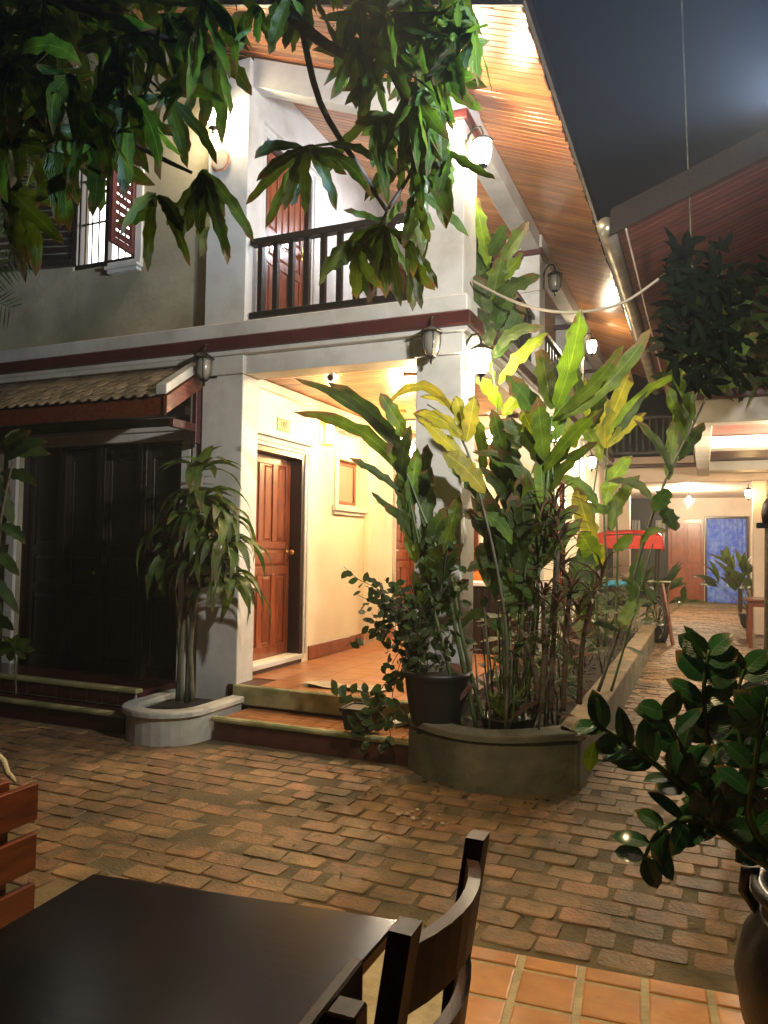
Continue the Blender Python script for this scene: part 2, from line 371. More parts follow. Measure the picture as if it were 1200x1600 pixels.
# terrace tiles in front (orange)
ter = empty('tiled_terrace', (-.618, 2.79, 0), math.radians(4.6)); tag(ter, kind='structure')
MB().box(-.63, -3.2, -.02, 3.0, .015, .004).build('grout_bed', 'grout', ter, bevel=.004)
tv = []
for i in range(4):
    r = random.Random(i); b = MB(); a = .0915
    b.add([(-a, -a, -.008), (a, -a, -.008), (a, a, -.008), (-a, a, -.008), (-a, -a, .009), (a, -a, .009), (a, a, .009), (-a, a, .009),
           (-a+.006, -a+.006, .012), (a-.006, -a+.006, .012), (a-.006, a-.006, .012), (-a+.006, a-.006, .012)],
          [(0, 1, 5, 4), (1, 2, 6, 5), (2, 3, 7, 6), (3, 0, 4, 7), (4, 5, 9, 8), (5, 6, 10, 9), (6, 7, 11, 10), (7, 4, 8, 11), (8, 9, 10, 11)])
    tv.append(b.mesh('tile', M['tile']))
for j in range(7):
    for i in range(-1, 7):
        o = link('tile', random.choice(tv), ter, loc=(i*.21+.105, -.04-j*.207 + (0 if j else .0), 0)); o.rotation_euler = (0, 0, (0 if j == 0 else random.choice((0, PI/2, PI)))+random.uniform(-.006, .006))
        if j == 0: o.scale = (1, .42, 1); 
        if j: o.location.y = -.09-.103-(j-1)*.207

# pale stones on the bricks
pb = MB()
for k in range(16):
    q = V((-1.45+random.gauss(0, .10), 3.95+random.gauss(0, .09), .005)); r_ = random.uniform(.006, .018)
    pb.lathe([(r_*.5, 0), (r_, r_*.4), (r_*.6, r_*.9)], q, 6)
tag(pb.build('pebbles', 'pebble'), 'pale pebbles scattered on the brick courtyard', 'pebbles', kind='stuff')
for (px, py, c1) in ((842, 1240, 1), (905, 1250, 1)):
    pass

lt = MB(); lt.uv = []; random.seed(91)
for k in range(70):
    x, y_ = random.uniform(-4.6, .6), random.uniform(2.9, 4.7)
    if k > 40: x, y_ = random.uniform(-1.9, -.7), random.uniform(4.15, 4.6)
    a = random.uniform(0, 6.28); l = random.uniform(.03, .075)
    leaf_geo_late = (V((x, y_, .012)), V((x+math.cos(a)*l, y_+math.sin(a)*l, .014)), random.uniform(.012, .026))
    LIT = globals().setdefault('LIT', []); LIT.append(leaf_geo_late)
# ---------------------------------------------------------------- main house
H = empty('guesthouse', (-3.0, 5.3, 0)); tag(H, 'two-storey white guesthouse with timber soffit, balcony and red door porch', 'building')
HO = V((-3.0, 5.3, 0))
def hb(b, name, m, bevel=0, parent=None, smooth=False, label=None):
    b.v = [(x-HO.x, y-HO.y, z-HO.z) for x, y, z in b.v]
    o = b.build(name, m, parent or H, bevel, smooth)
    if label: o['label'] = label
    return o
def B(*a): return MB().box(*a)
XW = -3.69
# front pillars
hb(B(-4.04, 5.35, -.05, -3.62, 5.60, 2.948), 'pillar', 'white', .006)
hb(B(-4.04, 5.352, 3.402, -3.62, 5.60, 5.74), 'pillar', 'white', .006)
hb(B(-2.04, 5.35, .332, -1.67, 5.70, 2.948), 'pillar', 'white', .006)
hb(B(-2.04, 5.352, 3.402, -1.67, 5.70, 4.76), 'pillar', 'white', .006)
for cyy in (8.2, 11.2, 14.2):
    hb(B(-2.04, cyy, .332, -1.67, cyy+.3, 2.94), 'pillar', 'white', .006)
    hb(B(-2.04, cyy, 3.402, -1.67, cyy+.3, 4.76), 'pillar', 'white', .006)
for cyy in (5.35, 8.2, 11.2, 14.2):
    hb(B(-2.07, cyy-.03, 4.76, -1.64, cyy+(.38 if cyy < 6 else .33), 4.83), 'capital_band', 'maroon', .006)
    hb(B(-2.05, cyy-.01, 4.83, -1.65, cyy+(.36 if cyy < 6 else .31), 4.985), 'capital', 'white', .008)
# beams under the soffit
hb(B(-1.86, 5.73, 4.81, -1.672, 8.17, 5.005), 'eave_beam', 'white', .004)
hb(B(-1.86, 8.53, 4.81, -1.672, 11.17, 5.005), 'eave_beam', 'white', .004)
hb(B(-1.86, 11.53, 4.81, -1.672, 14.17, 5.005), 'eave_beam', 'white', .004)
b = MB(); b.add([(-3.618, 5.40, 5.50), (-2.045, 5.40, 4.86), (-2.045, 5.55, 4.86), (-3.618, 5.55, 5.50), (-3.618, 5.40, 5.76), (-2.045, 5.40, 5.14), (-2.045, 5.55, 5.14), (-3.618, 5.55, 5.76)],
      [(0, 3, 2, 1), (4, 5, 6, 7), (0, 1, 5, 4), (1, 2, 6, 5), (2, 3, 7, 6), (3, 0, 4, 7)]); hb(b, 'gable_beam', 'white', .004)
# floor beam and bands
hb(B(-3.618, 5.37, 2.95, -2.042, 5.60, 3.11), 'floor_beam', 'white', .004)
hb(B(-9, 5.35, 2.95, -1.67, 5.62, 3.11).box(-9, 5.34, 3.11, -1.66, 5.62, 3.14), 'floor_beam', 'white') if False else None
hb(B(-9, 5.30, 3.065, -4.042, 5.44, 3.11).box(-4.055, 5.325, 2.95, -3.605, 5.62, 3.11), 'cornice', 'white', .006)
hb(B(-2.055, 5.325, 2.95, -1.655, 5.72, 3.11), 'cornice', 'white', .006)
hb(B(-9, 5.30, 3.112, -1.62, 5.60, 3.15).box(-1.90, 5.60, 3.112, -1.62, 15, 3.15), 'cornice', 'white', .006)
hb(B(-9, 5.265, 3.152, -1.585, 5.60, 3.262).box(-1.90, 5.60, 3.152, -1.585, 15, 3.262), 'trim_band', 'maroon', .012)
hb(B(-9, 5.30, 3.264, -1.62, 5.60, 3.395).box(-1.90, 5.60, 3.264, -1.62, 15, 3.395), 'ledge', 'white', .01)
hb(B(-1.86, 5.725, 2.952, -1.68, 8.19, 3.108).box(-1.86, 8.51, 2.952, -1.68, 11.19, 3.108).box(-1.86, 11.51, 2.952, -1.68, 14.19, 3.108), 'floor_beam', 'white', .004)
hb(B(XW-.2, 5.62, 3.05, -1.905, 15, 3.385), 'floor_slab', 'white')
# cross beams of veranda
for cyy in (8.2, 11.2, 14.2):
    hb(B(XW+.002, cyy+.02, 2.86, -2.045, cyy+.26, 2.985), 'cross_beam', 'cream', .004)
# veranda wall, lower (with openings)
def wallx(x0, x1, y0, y1, z0, z1, ops, name, m):
    "wall in the plane x, openings (ya, yb, za, zb) sorted"
    b = MB(); y = y0
    for ya, yb, za, zb in ops:
        b.box(x0, y, z0, x1, ya, z1)
        if za > z0: b.box(x0, ya, z0, x1, yb, za)
        if zb < z1: b.box(x0, ya, zb, x1, yb, z1)
        y = yb
    b.box(x0, y, z0, x1, y1, z1); return hb(b, name, m)
def wally(y0, y1, x0, x1, z0, z1, ops, name, m):
    b = MB(); x = x0
    for xa, xb, za, zb in ops:
        b.box(x, y0, z0, xa, y1, z1)
        if za > z0: b.box(xa, y0, z0, xb, y1, za)
        if zb < z1: b.box(xa, y0, zb, xb, y1, z1)
        x = xb
    b.box(x, y0, z0, x1, y1, z1); return hb(b, name, m)
wallx(XW-.22, XW, 5.602, 15, .30, 3.05, [(5.64, 6.58, .42, 2.40), (7.32, 7.90, 1.94, 2.44), (9.0, 9.9, .42, 2.40), (12.0, 12.9, .42, 2.4)], 'veranda_wall', 'cream')
wallx(XW-.22, XW, 5.602, 15, 3.385, 6.1, [(5.74, 6.60, 3.42, 5.24), (8.75, 9.65, 3.42, 5.24)], 'balcony_wall', 'white')
hb(B(XW-.6, 14.6, .3, -2.05, 14.75, 3.0), 'end_wall', 'cream')
hb(B(XW-.6, 14.6, 3.39, -2.05, 14.75, 6.0), 'end_wall', 'white')
hb(B(XW+.001, 8.02, .48, XW+.07, 8.55, 2.985), 'pilaster', 'cream', .004)
hb(B(XW+.001, 11.3, .48, XW+.07, 11.7, 2.985), 'pilaster', 'cream', .004)
hb(B(XW+.001, 6.70, .335, XW+.02, 8.018, .475).box(XW+.001, 8.555, .335, XW+.02, 8.93, .475).box(XW+.001, 9.97, .335, XW+.02, 14.59, .475), 'skirting', 'doorwood', .003)
# left part front walls
wally(5.45, 5.65, -9, -4.042, -.05, 3.06, [(-6.32, -4.30, .20, 2.42)], 'front_wall', 'beige')
wally(5.47, 5.65, -9, -4.042, 3.397, 7.9, [(-5.72, -4.93, 4.16, 5.52)], 'upper_front_wall', 'beige')
hb(B(-9, 9, 3.4, -5.0, 9.1, 5.8).box(-4.9, 6.2, 3.4, -4.86, 9, 5.8), 'room_wall', 'white')

def local(name, parent_mat_loc, rz):
    return V(parent_mat_loc)-HO
def panel_door(x, y, z, w_, h_, rz, m, rows, ncol, frame_m, white='white', handle=True, recess=.14, head=.09, side=.09, label=None, mid=True):
    "door part of the house: leaf with frame, moulding, panels and handle as sub-parts; local -y faces out"
    d = MB(); T = .04; st = .085
    d.box(0, recess, 0, w_, recess+T, h_)
    rails = [0]; zz = 0
    # rows: list of (z0, z1, ncol)
    zs = [0]+[r for row in rows for r in row[:2]]+[h_]
    for k in range(0, len(zs), 2): d.box(.003, recess-.012, zs[k]+.002, w_-.003, recess+.001, zs[k+1]-.002)
    for z0, z1, n in rows:
        for c in range(n+1):
            gap = (w_-(n+1)*st)/n; xc = c*(st+gap)
            d.box(xc+.002, recess-.0125, z0-.001, xc+st-.002, recess+.001, z1+.001)
    D = link('door', d.mesh('door', M[m]), H, .003, V((x, y, z))-HO); D.rotation_euler = (0, 0, rz)
    if label: D['label'] = label
    for z0, z1, n in rows:
        gap = (w_-(n+1)*st)/n
        for c in range(n):
            xa = st+c*(st+gap)+.012; xb = xa+gap-.024; za, zb = z0+.012, z1-.012; i = .022; yb = recess-.001; yf = recess-.010
            p = MB(); p.add([(xa, yb, za), (xb, yb, za), (xb, yb, zb), (xa, yb, zb), (xa+i, yf, za+i), (xb-i, yf, za+i), (xb-i, yf, zb-i), (xa+i, yf, zb-i)],
                            [(0, 1, 5, 4), (1, 2, 6, 5), (2, 3, 7, 6), (3, 0, 4, 7), (4, 5, 6, 7)])
            p.build('panel', m, D)
    f = MB(); f.box(-.055, .0, -.02, -.002, .20, h_+.055).box(w_+.002, .0, -.02, w_+.055, .20, h_+.055).box(-.002, .0, h_+.003, w_+.002, .20, h_+.055)
    f.build('door_frame', frame_m, D, .003)
    if white:
        a = MB()
        for o1, o2, t in ((.055, .055+side, .014), (.055+side*.4, .055+side*.75, .024)):
            a.box(-o2, -t, 0, -o1, -.001, h_+o1).box(w_+o1, -t, 0, w_+o2, -.001, h_+o1).box(-o2, -t, h_+o1+.001, w_+o2, -.001, h_+o2)
        a.box(-.055-side-.02, -.045, h_+.056+side, w_+.055+side+.02, -.001, h_+.056+side+.025)
        a.build('architrave', white, D, .003)
    if handle:
        k = MB().lathe([(.025, 0), (.025, .006), (.010, .012), (.010, .035), (.024, .045), (.028, .06), (.018, .075)], (0, 0, 0), 10)
        k.v = [(w_-.05+vx, recess-.012-vz, 1.0+vy) for vx, vy, vz in k.v]; k.f = [f_[::-1] for f_ in k.f]
        k.build('handle', 'brass', D, smooth=True)
        MB().box(w_-.065, recess-.018, .93, w_-.035, recess-.011, 1.07).build('lock_plate', 'brass', D, .002)
    return D
R7 = [(.16, .78, 3), (.86, 1.04, 1), (1.12, 1.84, 3)]
panel_door(XW, 5.70, .42, .82, 1.92, PI/2, 'doorwood', [(.12, .78, 3), (.86, 1.03, 1), (1.10, 1.84, 3)], 3, 'darkdoor', white='white', label='glossy orange-brown porch door with recessed panels')
hb(B(XW-.05, 5.66, .335, XW+.012, 6.56, .37), 'door_step', 'riser', .003); hb(B(XW-.1, 5.65, .372, XW+.03, 6.57, .415), 'sill', 'white', .004)
panel_door(XW, 9.05, .42, .80, 1.92, PI/2, 'doorwood', R7, 3, 'doorwood', white='white')
panel_door(XW, 12.05, .42, .80, 1.92, PI/2, 'darkdoor', R7, 3, 'doorwood', white='white')
panel_door(XW, 5.79, 3.42, .76, 1.76, PI/2, 'doorwood', [(.12, .70, 3), (.78, .95, 1), (1.03, 1.66, 3)], 3, 'darkdoor', white='white', recess=.05, label='orange-brown balcony door beside the left pillar')
panel_door(XW, 8.82, 3.42, .76, 1.76, PI/2, 'doorwood', [(.12, .70, 3), (.78, .95, 1), (1.03, 1.66, 3)], 3, 'doorwood', white='white', recess=.05)
# four leaf dark door under canopy
for k in range(4):
    panel_door(-6.30+k*.497, 5.50, .20, .490, 2.20, 0, 'darkdoor', [(.16, .78, 1), (.88, 1.16, 1), (1.26, 2.08, 1)], 1, 'darkdoor', white=None, handle=(k == 1), recess=.07+.012*(k % 2))
hb(B(-6.44, 5.41, .05, -6.322, 5.449, 2.42).box(-4.298, 5.41, .05, -4.20, 5.449, 2.42).box(-6.44, 5.40, 2.42, -4.18, 5.449, 2.50).box(-6.48, 5.37, 2.50, -4.14, 5.449, 2.54).box(-4.17, 5.40, .05, -4.06, 5.449, 2.42), 'architrave', 'white', .004)
# small window beside door + vent
W = hb(B(XW-.10, 7.32, 1.94, XW-.06, 7.90, 1.985).box(XW-.10, 7.32, 2.395, XW-.06, 7.90, 2.44).box(XW-.10, 7.32, 1.985, XW-.06, 7.365, 2.395).box(XW-.10, 7.855, 1.985, XW-.06, 7.90, 2.395), 'window', 'doorwood', .003)
def sub(b, name, m, parent, bevel=0):
    b.v = [(x-HO.x, y-HO.y, z-HO.z) for x, y, z in b.v]; return b.build(name, m, parent, bevel)
sub(B(XW-.085, 7.366, 1.986, XW-.075, 7.854, 2.394), 'pane', 'pane', W)
sub(B(XW+.001, 7.22, 1.94, XW+.015, 7.319, 2.54).box(XW+.001, 7.901, 1.94, XW+.015, 8.0, 2.54).box(XW+.001, 7.32, 2.441, XW+.015, 7.90, 2.54).box(XW+.001, 7.18, 1.87, XW+.045, 8.015, 1.938).box(XW+.001, 7.20, 1.83, XW+.025, 8.0, 1.869), 'window_surround', 'white', W, .004)
Vn = hb(B(XW+.001, 7.24, 2.72, XW+.02, 7.96, 2.745).box(XW+.001, 7.24, 2.875, XW+.02, 7.96, 2.90).box(XW+.001, 7.24, 2.746, XW+.02, 7.27, 2.874).box(XW+.001, 7.93, 2.746, XW+.02, 7.96, 2.874), 'wall_vent', 'doorwood', .002)
for k in range(5): sub(B(XW+.002, 7.272, 2.752+k*.025, XW+.014, 7.928, 2.766+k*.025), 'slat', 'doorwood', Vn)
# upper-left window with bars, sill, shutters
W = hb(B(-5.72, 5.49, 4.16, -5.66, 5.55, 5.52).box(-4.99, 5.49, 4.16, -4.93, 5.55, 5.52).box(-5.66, 5.49, 4.16, -4.99, 5.55, 4.22).box(-5.66, 5.49, 5.46, -4.99, 5.55, 5.52).box(-5.35, 5.49, 4.22, -5.30, 5.55, 5.46), 'window', 'darkwood', .003)
for k in range(8):
    if k == 4: continue
    x = -5.66+(k+.5)*.084; sub(MB().tube([(x, 5.52, 4.221), (x, 5.52, 5.459)], .008, 6), 'window_bar', 'iron', W)
for z in (4.62, 5.06): sub(B(-5.66, 5.512, z, -4.99, 5.528, z+.016), 'window_bar', 'iron', W)
sub(B(-5.66, 5.60, 4.22, -4.99, 5.605, 5.46), 'pane', 'glowroom', W)
sub(B(-5.24, 5.38, 4.08, -4.84, 5.468, 4.11).box(-5.22, 5.40, 4.045, -4.86, 5.468, 4.079).box(-5.24, 5.42, 4.112, -4.84, 5.468, 4.158), 'window_sill', 'white', W, .004)
sub(B(-4.928, 5.44, 4.158, -4.85, 5.468, 5.60).box(-5.8, 5.44, 5.524, -4.93, 5.468, 5.60), 'window_surround', 'white', W, .004)
def shutter(hx, hy, ang, wd, z0, z1, m, nslat=16):
    s = MB(); st = .06
    s.box(0, -.018, z0, st, .018, z1).box(wd-st, -.018, z0, wd, .018, z1).box(st, -.018, z0, wd-st, .018, z0+st).box(st, -.018, z1-st, wd-st, .018, z1)
    S = link('shutter', s.mesh('shutter', M[m]), H, .003, V((hx, hy, 0))-HO); S.rotation_euler = (0, 0, ang)
    for k in range(nslat):
        zc = z0+st+(k+.5)*(z1-z0-2*st)/nslat
        MB().obox((wd/2, 0, zc), (wd/2-st-.002, 0, 0), (0, .014, .022), (0, -.0022, .0014)).build('slat', m, S)
shutter(-5.66, 5.46, PI+.28, .72, 4.20, 5.50, 'darkwood')
shutter(-4.95, 5.46, -PI/2+.12, .36, 4.20, 5.50, 'maroon', 14)
# canopy over the dark door
Cn = hb(B(-9, 4.90, 2.545, -4.075, 4.93, 2.70), 'canopy', 'redwood', .004, label='red-edged tiled canopy over the dark folding door')
CZ0, CY0, CZ1, CY1 = 2.715, 4.90, 3.02, 5.33
cl = math.hypot(CZ1-CZ0, CY1-CY0); ca = math.atan2(CZ1-CZ0, CY1-CY0)
b = MB(); b.add([(-9, 4.935, 2.69), (-4.13, 4.935, 2.69), (-4.13, 5.34, 2.975), (-9, 5.34, 2.975), (-9, 4.935, 2.715), (-4.13, 4.935, 2.715), (-4.13, 5.34, 3.0), (-9, 5.34, 3.0)],
  [(0, 3, 2, 1), (4, 5, 6, 7), (0, 1, 5, 4), (1, 2, 6, 5), (2, 3, 7, 6), (3, 0, 4, 7)]); sub(b, 'roof_board', 'darkwood', Cn)
sc_pts = [(-.058, .13), (-.058, -.02), (-.045, -.06), (-.02, -.082), (0, -.088), (.02, -.082), (.045, -.06), (.058, -.02), (.058, .13)]
tm = MB().prism(sc_pts, 0, .020).mesh('roof_tile', M['rooftile'])
for j in range(5):
    t = (j+.2)/5.2
    for i in range(22):
        x = -4.19-i*.122-(j % 2)*.061
        if x > -4.18: continue
        y_, z_ = CY0+(CY1-CY0)*t, CZ0+(CZ1-CZ0)*t+.012
        o = link('roof_tile', tm, Cn, loc=V((x, y_, z_))-HO+V((0, 0, 0))); o.rotation_euler = (ca-.06+random.uniform(-.02, .02), random.uniform(-.02, .02), random.uniform(-.03, .03))
b = MB()
for yy, z in ((4.60, 2.60), (5.34, 3.02)): pass
b.add([(-4.13, 4.85, 2.705), (-4.02, 4.85, 2.705), (-4.02, 5.342, 3.03), (-4.13, 5.342, 3.03), (-4.13, 4.85, 2.79), (-4.02, 4.85, 2.79), (-4.02, 5.342, 3.11), (-4.13, 5.342, 3.11)],
  [(0, 3, 2, 1), (4, 5, 6, 7), (0, 1, 5, 4), (1, 2, 6, 5), (2, 3, 7, 6), (3, 0, 4, 7)]); sub(b, 'verge', 'white', Cn, .006)
b = MB(); b.add([(-4.073, 4.88, 2.55), (-4.035, 4.88, 2.55), (-4.035, 5.348, 2.86), (-4.073, 5.348, 2.86), (-4.073, 4.88, 2.70), (-4.035, 4.88, 2.70), (-4.035, 5.348, 3.01), (-4.073, 5.348, 3.01)],
  [(0, 3, 2, 1), (4, 5, 6, 7), (0, 1, 5, 4), (1, 2, 6, 5), (2, 3, 7, 6), (3, 0, 4, 7)]); sub(b, 'end_rafter', 'redwood', Cn, .003)
sub(B(-4.09, 5.28, 2.36, -4.045, 5.348, 2.85).box(-4.09, 4.98, 2.46, -4.045, 5.279, 2.53), 'bracket', 'maroon', Cn, .003)
sub(B(-9, 5.20, 2.60, -4.10, 5.27, 2.67), 'purlin', 'darkwood', Cn)
# platform in front of dark doors (riser tiles)
hb(B(-9, 4.885, -.05, -4.24, 5.40, .285), 'platform', 'darktile')
hb(B(-9, 4.84, .266, -4.235, 4.93, .302), 'platform_edge', 'nosing', .008)
for k in range(30):
    hb(B(-4.262-(k+1)*.17, 4.862, .16, -4.275-k*.17, 4.878, .262), 'tile', 'darktile', .002)
hb(B(-9, 4.872, .15, -4.262, 4.884, .262), 'grout_backing', 'white')
hb(B(-9, 4.66, -.05, -4.20, 4.87, .14), 'lower_step', 'darktile'); hb(B(-9, 4.62, .126, -4.18, 4.70, .157), 'step_edge', 'nosing', .008)
# porch floor and steps
hb(B(XW, 5.33, -.05, -1.72, 14.6, .318), 'porch_base', 'riser')
hb(B(-3.61, 5.275, .17, -1.80, 5.328, .33), 'porch_nosing', 'nosing', .01)
hb(B(-3.46, 4.83, -.05, -1.86, 5.32, .135), 'lower_step', 'riser'); 
hb(B(-3.48, 4.80, .136, -1.84, 4.86, .176), 'step_edge', 'nosing', .012)
tp = MB().add([(-.149, -.149, 0), (.149, -.149, 0), (.149, .149, 0), (-.149, .149, 0), (-.147, -.147, .011), (.147, -.147, .011), (.147, .147, .011), (-.147, .147, .011)], [(0, 1, 5, 4), (1, 2, 6, 5), (2, 3, 7, 6), (3, 0, 4, 7), (4, 5, 6, 7)]).mesh('tile', M['porchtile'])
for j in range(30):
    for i in range(7):
        if j > 14 and i < 3: pass
        x, y_ = XW+.15+i*.30, 5.48+j*.30
        if x > -1.80: continue
        if x < -3.5 and y_ < 5.6: continue
        o = link('tile', tp, H, loc=V((x, y_, .3185))-HO); o.rotation_euler = (0, 0, random.choice((0, PI/2, PI, -PI/2)))
for i in range(11):
    for j in range(3): o = link('tile', tp, H, loc=V((-3.39+i*.15, 4.935+j*.15, .1355))-HO); o.scale = (.49, .49, 1)
# soffit planks (slope direction)
ang = math.atan(SLOPE); k = 0; Yp = 4.33
PITCH_ = .066
def plank_mesh(L, wd=.0625, t=.016, m='soffit'):
    c = .004
    return MB().add([(0, -wd/2, t), (L, -wd/2, t), (L, wd/2, t), (0, wd/2, t), (0, -wd/2, c), (L, -wd/2, c), (L, wd/2, c), (0, wd/2, c), (0, -wd/2+c, 0), (L, -wd/2+c, 0), (L, wd/2-c, 0), (0, wd/2-c, 0)],
        [(0, 1, 2, 3), (4, 5, 1, 0), (6, 7, 3, 2), (8, 9, 5, 4), (10, 11, 7, 6), (11, 10, 9, 8), (0, 3, 7, 4), (4, 7, 11, 8), (2, 1, 5, 6), (6, 5, 9, 10)]).mesh('plank', M[m])
PM = {}
i = 0
while Yp < 14.9:
    xe = -1.0-(Yp-4.30)/.17; xe = max(xe, -4.6 if Yp < 5.45 else -3.72)
    x0 = -1.0+random.choice((0, .006, -.006, .010, -.010, .004))
    L = (x0-xe)*math.hypot(1, SLOPE)
    key = round(L, 2)
    if key not in PM: PM[key] = plank_mesh(key)
    if L > .1:
        o = link('plank', PM[key], H, loc=V((x0, Yp, soff_z(x0)))-HO); o.rotation_euler = (0, 0, 0)
        o.matrix_local = Matrix.Translation(V((x0, Yp, soff_z(x0)))-HO) @ Matrix.Rotation(PI, 4, 'Z') @ Matrix.Rotation(-ang, 4, 'Y')
    Yp += PITCH_
# front overhang of left wing, joined in the same plane
b = MB()
yy = 4.75+.18*1.1
Yq = 4.90
while Yq < 5.5:
    xs, xe = -4.62, -9.0
    if Yq >= 5.46: xs = -3.7
    b.add([(xs, Yq-.031, soff_z(xs)), (xe, Yq-.031, soff_z(xe)), (xe, Yq+.031, soff_z(xe)), (xs, Yq+.031, soff_z(xs)), (xs, Yq-.031, soff_z(xs)+.014), (xe, Yq-.031, soff_z(xe)+.014), (xe, Yq+.031, soff_z(xe)+.014), (xs, Yq+.031, soff_z(xs)+.014)],
      [(0, 1, 2, 3), (4, 7, 6, 5), (0, 4, 5, 1), (3, 2, 6, 7), (0, 3, 7, 4)]); Yq += PITCH_
hb(b, "left_wing_planks", "soffit")["kind"]="stuff"
# roof skin
def zr(x, o): return soff_z(x)+o
b = MB(); P = [(-.97, 4.26), (-.97, 15.0), (-9, 15.0), (-9, 5.0), (-4.3, 4.86), (-3.5, 4.70)]
n = len(P); b.v = [(x, y_, zr(x, .03)) for x, y_ in P]+[(x, y_, zr(x, .09)) for x, y_ in P]
b.f = [tuple(range(n)), tuple(range(2*n-1, n-1, -1))]+[(i, n+i, n+(i+1) % n, (i+1) % n) for i in range(n)]
hb(b, 'roof', 'darkwood')
b = MB()
for i in range(n):
    if i in (4, 5):
        (xa, ya), (xb, yb) = P[i], P[(i+1) % n]
        b.obox(((xa+xb)/2, (ya+yb)/2-.022, zr((xa+xb)/2, .035)), ((xb-xa)/2, (yb-ya)/2, -SLOPE*(xb-xa)/2), (0, .012, 0), (0, 0, .075))
hb(b, 'barge_board', 'darkwood')
hb(B(-.985, 4.26, 4.735, -.96, 15.0, 4.85), 'fascia', 'darkwood')
# porch ceiling planks
pm = MB().add([(-1.12, -.032, 0), (.80, -.032, 0), (.80, .032, 0), (-1.12, .032, 0), (-1.12, -.028, -.008), (.80, -.028, -.008), (.80, .028, -.008), (-1.12, .028, -.008)], [(4, 7, 6, 5), (0, 4, 5, 1), (3, 2, 6, 7), (0, 3, 7, 4), (1, 5, 6, 2)]).mesh('ceiling_plank', M['soffit'])
Yc = 5.66
while Yc < 14.2:
    if not any(abs(Yc-c-.14) < .16 for c in (8.2, 11.2)):
        link('ceiling_plank', pm, H, loc=V((-2.66, Yc, 3.0))-HO)
    Yc += .069
hb(B(XW+.001, 5.63, 2.90, XW+.035, 8.18, 2.985), 'ceiling_moulding', 'white', .01)
wallx(-1.90, -1.70, 8.505, 11.195, .30, 2.948, [(9.25, 10.1, .42, 2.40)], 'lane_wall', 'cream')
wallx(-1.90, -1.70, 11.505, 14.195, .30, 2.948, [(12.2, 13.05, .42, 2.40)], 'lane_wall', 'cream')
panel_door(-1.70, 9.30, .42, .75, 1.92, PI/2, 'doorwood', R7, 3, 'darkdoor', white=None, recess=.05)
panel_door(-1.70, 12.25, .42, .75, 1.92, PI/2, 'doorwood', R7, 3, 'darkdoor', white=None, recess=.05)
# balcony railing front
def railing(p, q, z0, z1, n, bw=.045, m='darkwood'):
    R = MB(); p, q = V((*p, 0)), V((*q, 0))
    R.bar(p+V((0, 0, z1)), q+V((0, 0, z1)), .085, .055).bar(p+V((0, 0, z0)), q+V((0, 0, z0)), .07, .055)
    Ro = hb(R, 'railing', m, .004)
    for k in range(n):
        c = p.lerp(q, (k+.6)/(n+.2)); bb = MB().box(c.x-bw/2, c.y-bw/2, z0+.028, c.x+bw/2, c.y+bw/2, z1-.028); sub(bb, 'baluster', m, Ro)
railing((-3.60, 5.42), (-2.05, 5.42), 3.46, 4.10, 10)
railing((-1.76, 5.72), (-1.76, 8.18), 3.46, 4.05, 14)
railing((-1.76, 8.52), (-1.76, 11.18), 3.46, 4.05, 14)

# ---------------------------------------------------------------- right-hand building
G = empty('right_building', (.5, 9, 0)); tag(G, 'white building right of the path with boarded eaves and overhanging balcony', 'building')
GO = V((.5, 9, 0))
def gb(b, name, m, bevel=0, parent=None):
    b.v = [(x-GO.x, y-GO.y, z-GO.z) for x, y, z in b.v]; return b.build(name, m, parent or G, bevel)
def r2z(x): return 4.0+.38*(x+.66)
gb(B(-.13, 8.55, 3.20, 4.0, 14.8, 3.42), 'balcony_ledge', 'white', .01)
gb(B(-.17, 8.50, 3.09, 4.0, 14.8, 3.198), 'balcony_band', 'maroon', .01)
gb(B(-.12, 8.56, 2.84, 4.0, 8.80, 3.088).box(-.12, 8.80, 2.84, .08, 14.8, 3.088), 'balcony_beam', 'white', .008)
gb(B(.08, 10.9, 2.86, 4.0, 11.25, 3.02), 'balcony_beam', 'white', .006)
gb(B(.08, 14.0, 2.86, 4.0, 14.4, 3.02), 'balcony_beam', 'white', .006)
gb(B(1.25, 8.8, 2.862, 1.5, 14.0, 3.021), 'balcony_beam', 'white', .006)
for k in range(58): 
    y_ = 8.85+k*.09
    gb(B(.082, y_, 3.03, 1.24, y_+.085, 3.045), 'plank', 'redsoffit')
gb(B(1.22, 9.6, 0, 1.42, 14.9, 2.858), 'side_wall', 'farwall')
gb(B(1.3, 8.55, 0, 1.6, 8.85, 2.838), 'pillar', 'white', .006)
gb(B(.9, 10.2, 3.42, 4, 10.35, 5.2), 'upper_wall', 'darkwall')
gb(B(.95, 10.15, 3.9, 1.5, 10.19, 4.6), 'upper_window', 'white')
R = MB(); R.bar((-.08, 8.66, 4.12), (3.5, 8.66, 4.12), .07, .05).bar((-.08, 8.66, 3.50), (3.5, 8.66, 3.50), .06, .05); Rr = gb(R, 'railing', 'darkwood', .004)
for k in range(16):
    x = -.05+k*.13; gb(B(x-.02, 8.64, 3.525, x+.02, 8.68, 4.095), 'baluster', 'darkwood', parent=Rr)
gb(MB().bar((-.08, 8.72, 4.10), (-.08, 14.6, 4.10), .07, .05).bar((-.08, 8.72, 3.50), (-.08, 14.6, 3.50), .06, .05), 'side_railing', 'darkwood')
ang2 = math.atan(.38)
rp_ = plank_mesh(3.4, .096, .016, 'redsoffit')
for k in range(66):
    o = link('soffit_plank', rp_, G); o.matrix_local = Matrix.Translation(V((-.62, 6.02+k*.1, r2z(-.62)))-GO) @ Matrix.Rotation(-ang2, 4, 'Y')
b = MB(); P = [(-.66, 5.95), (2.6, 5.95), (2.6, 12.7), (-.66, 12.7)]
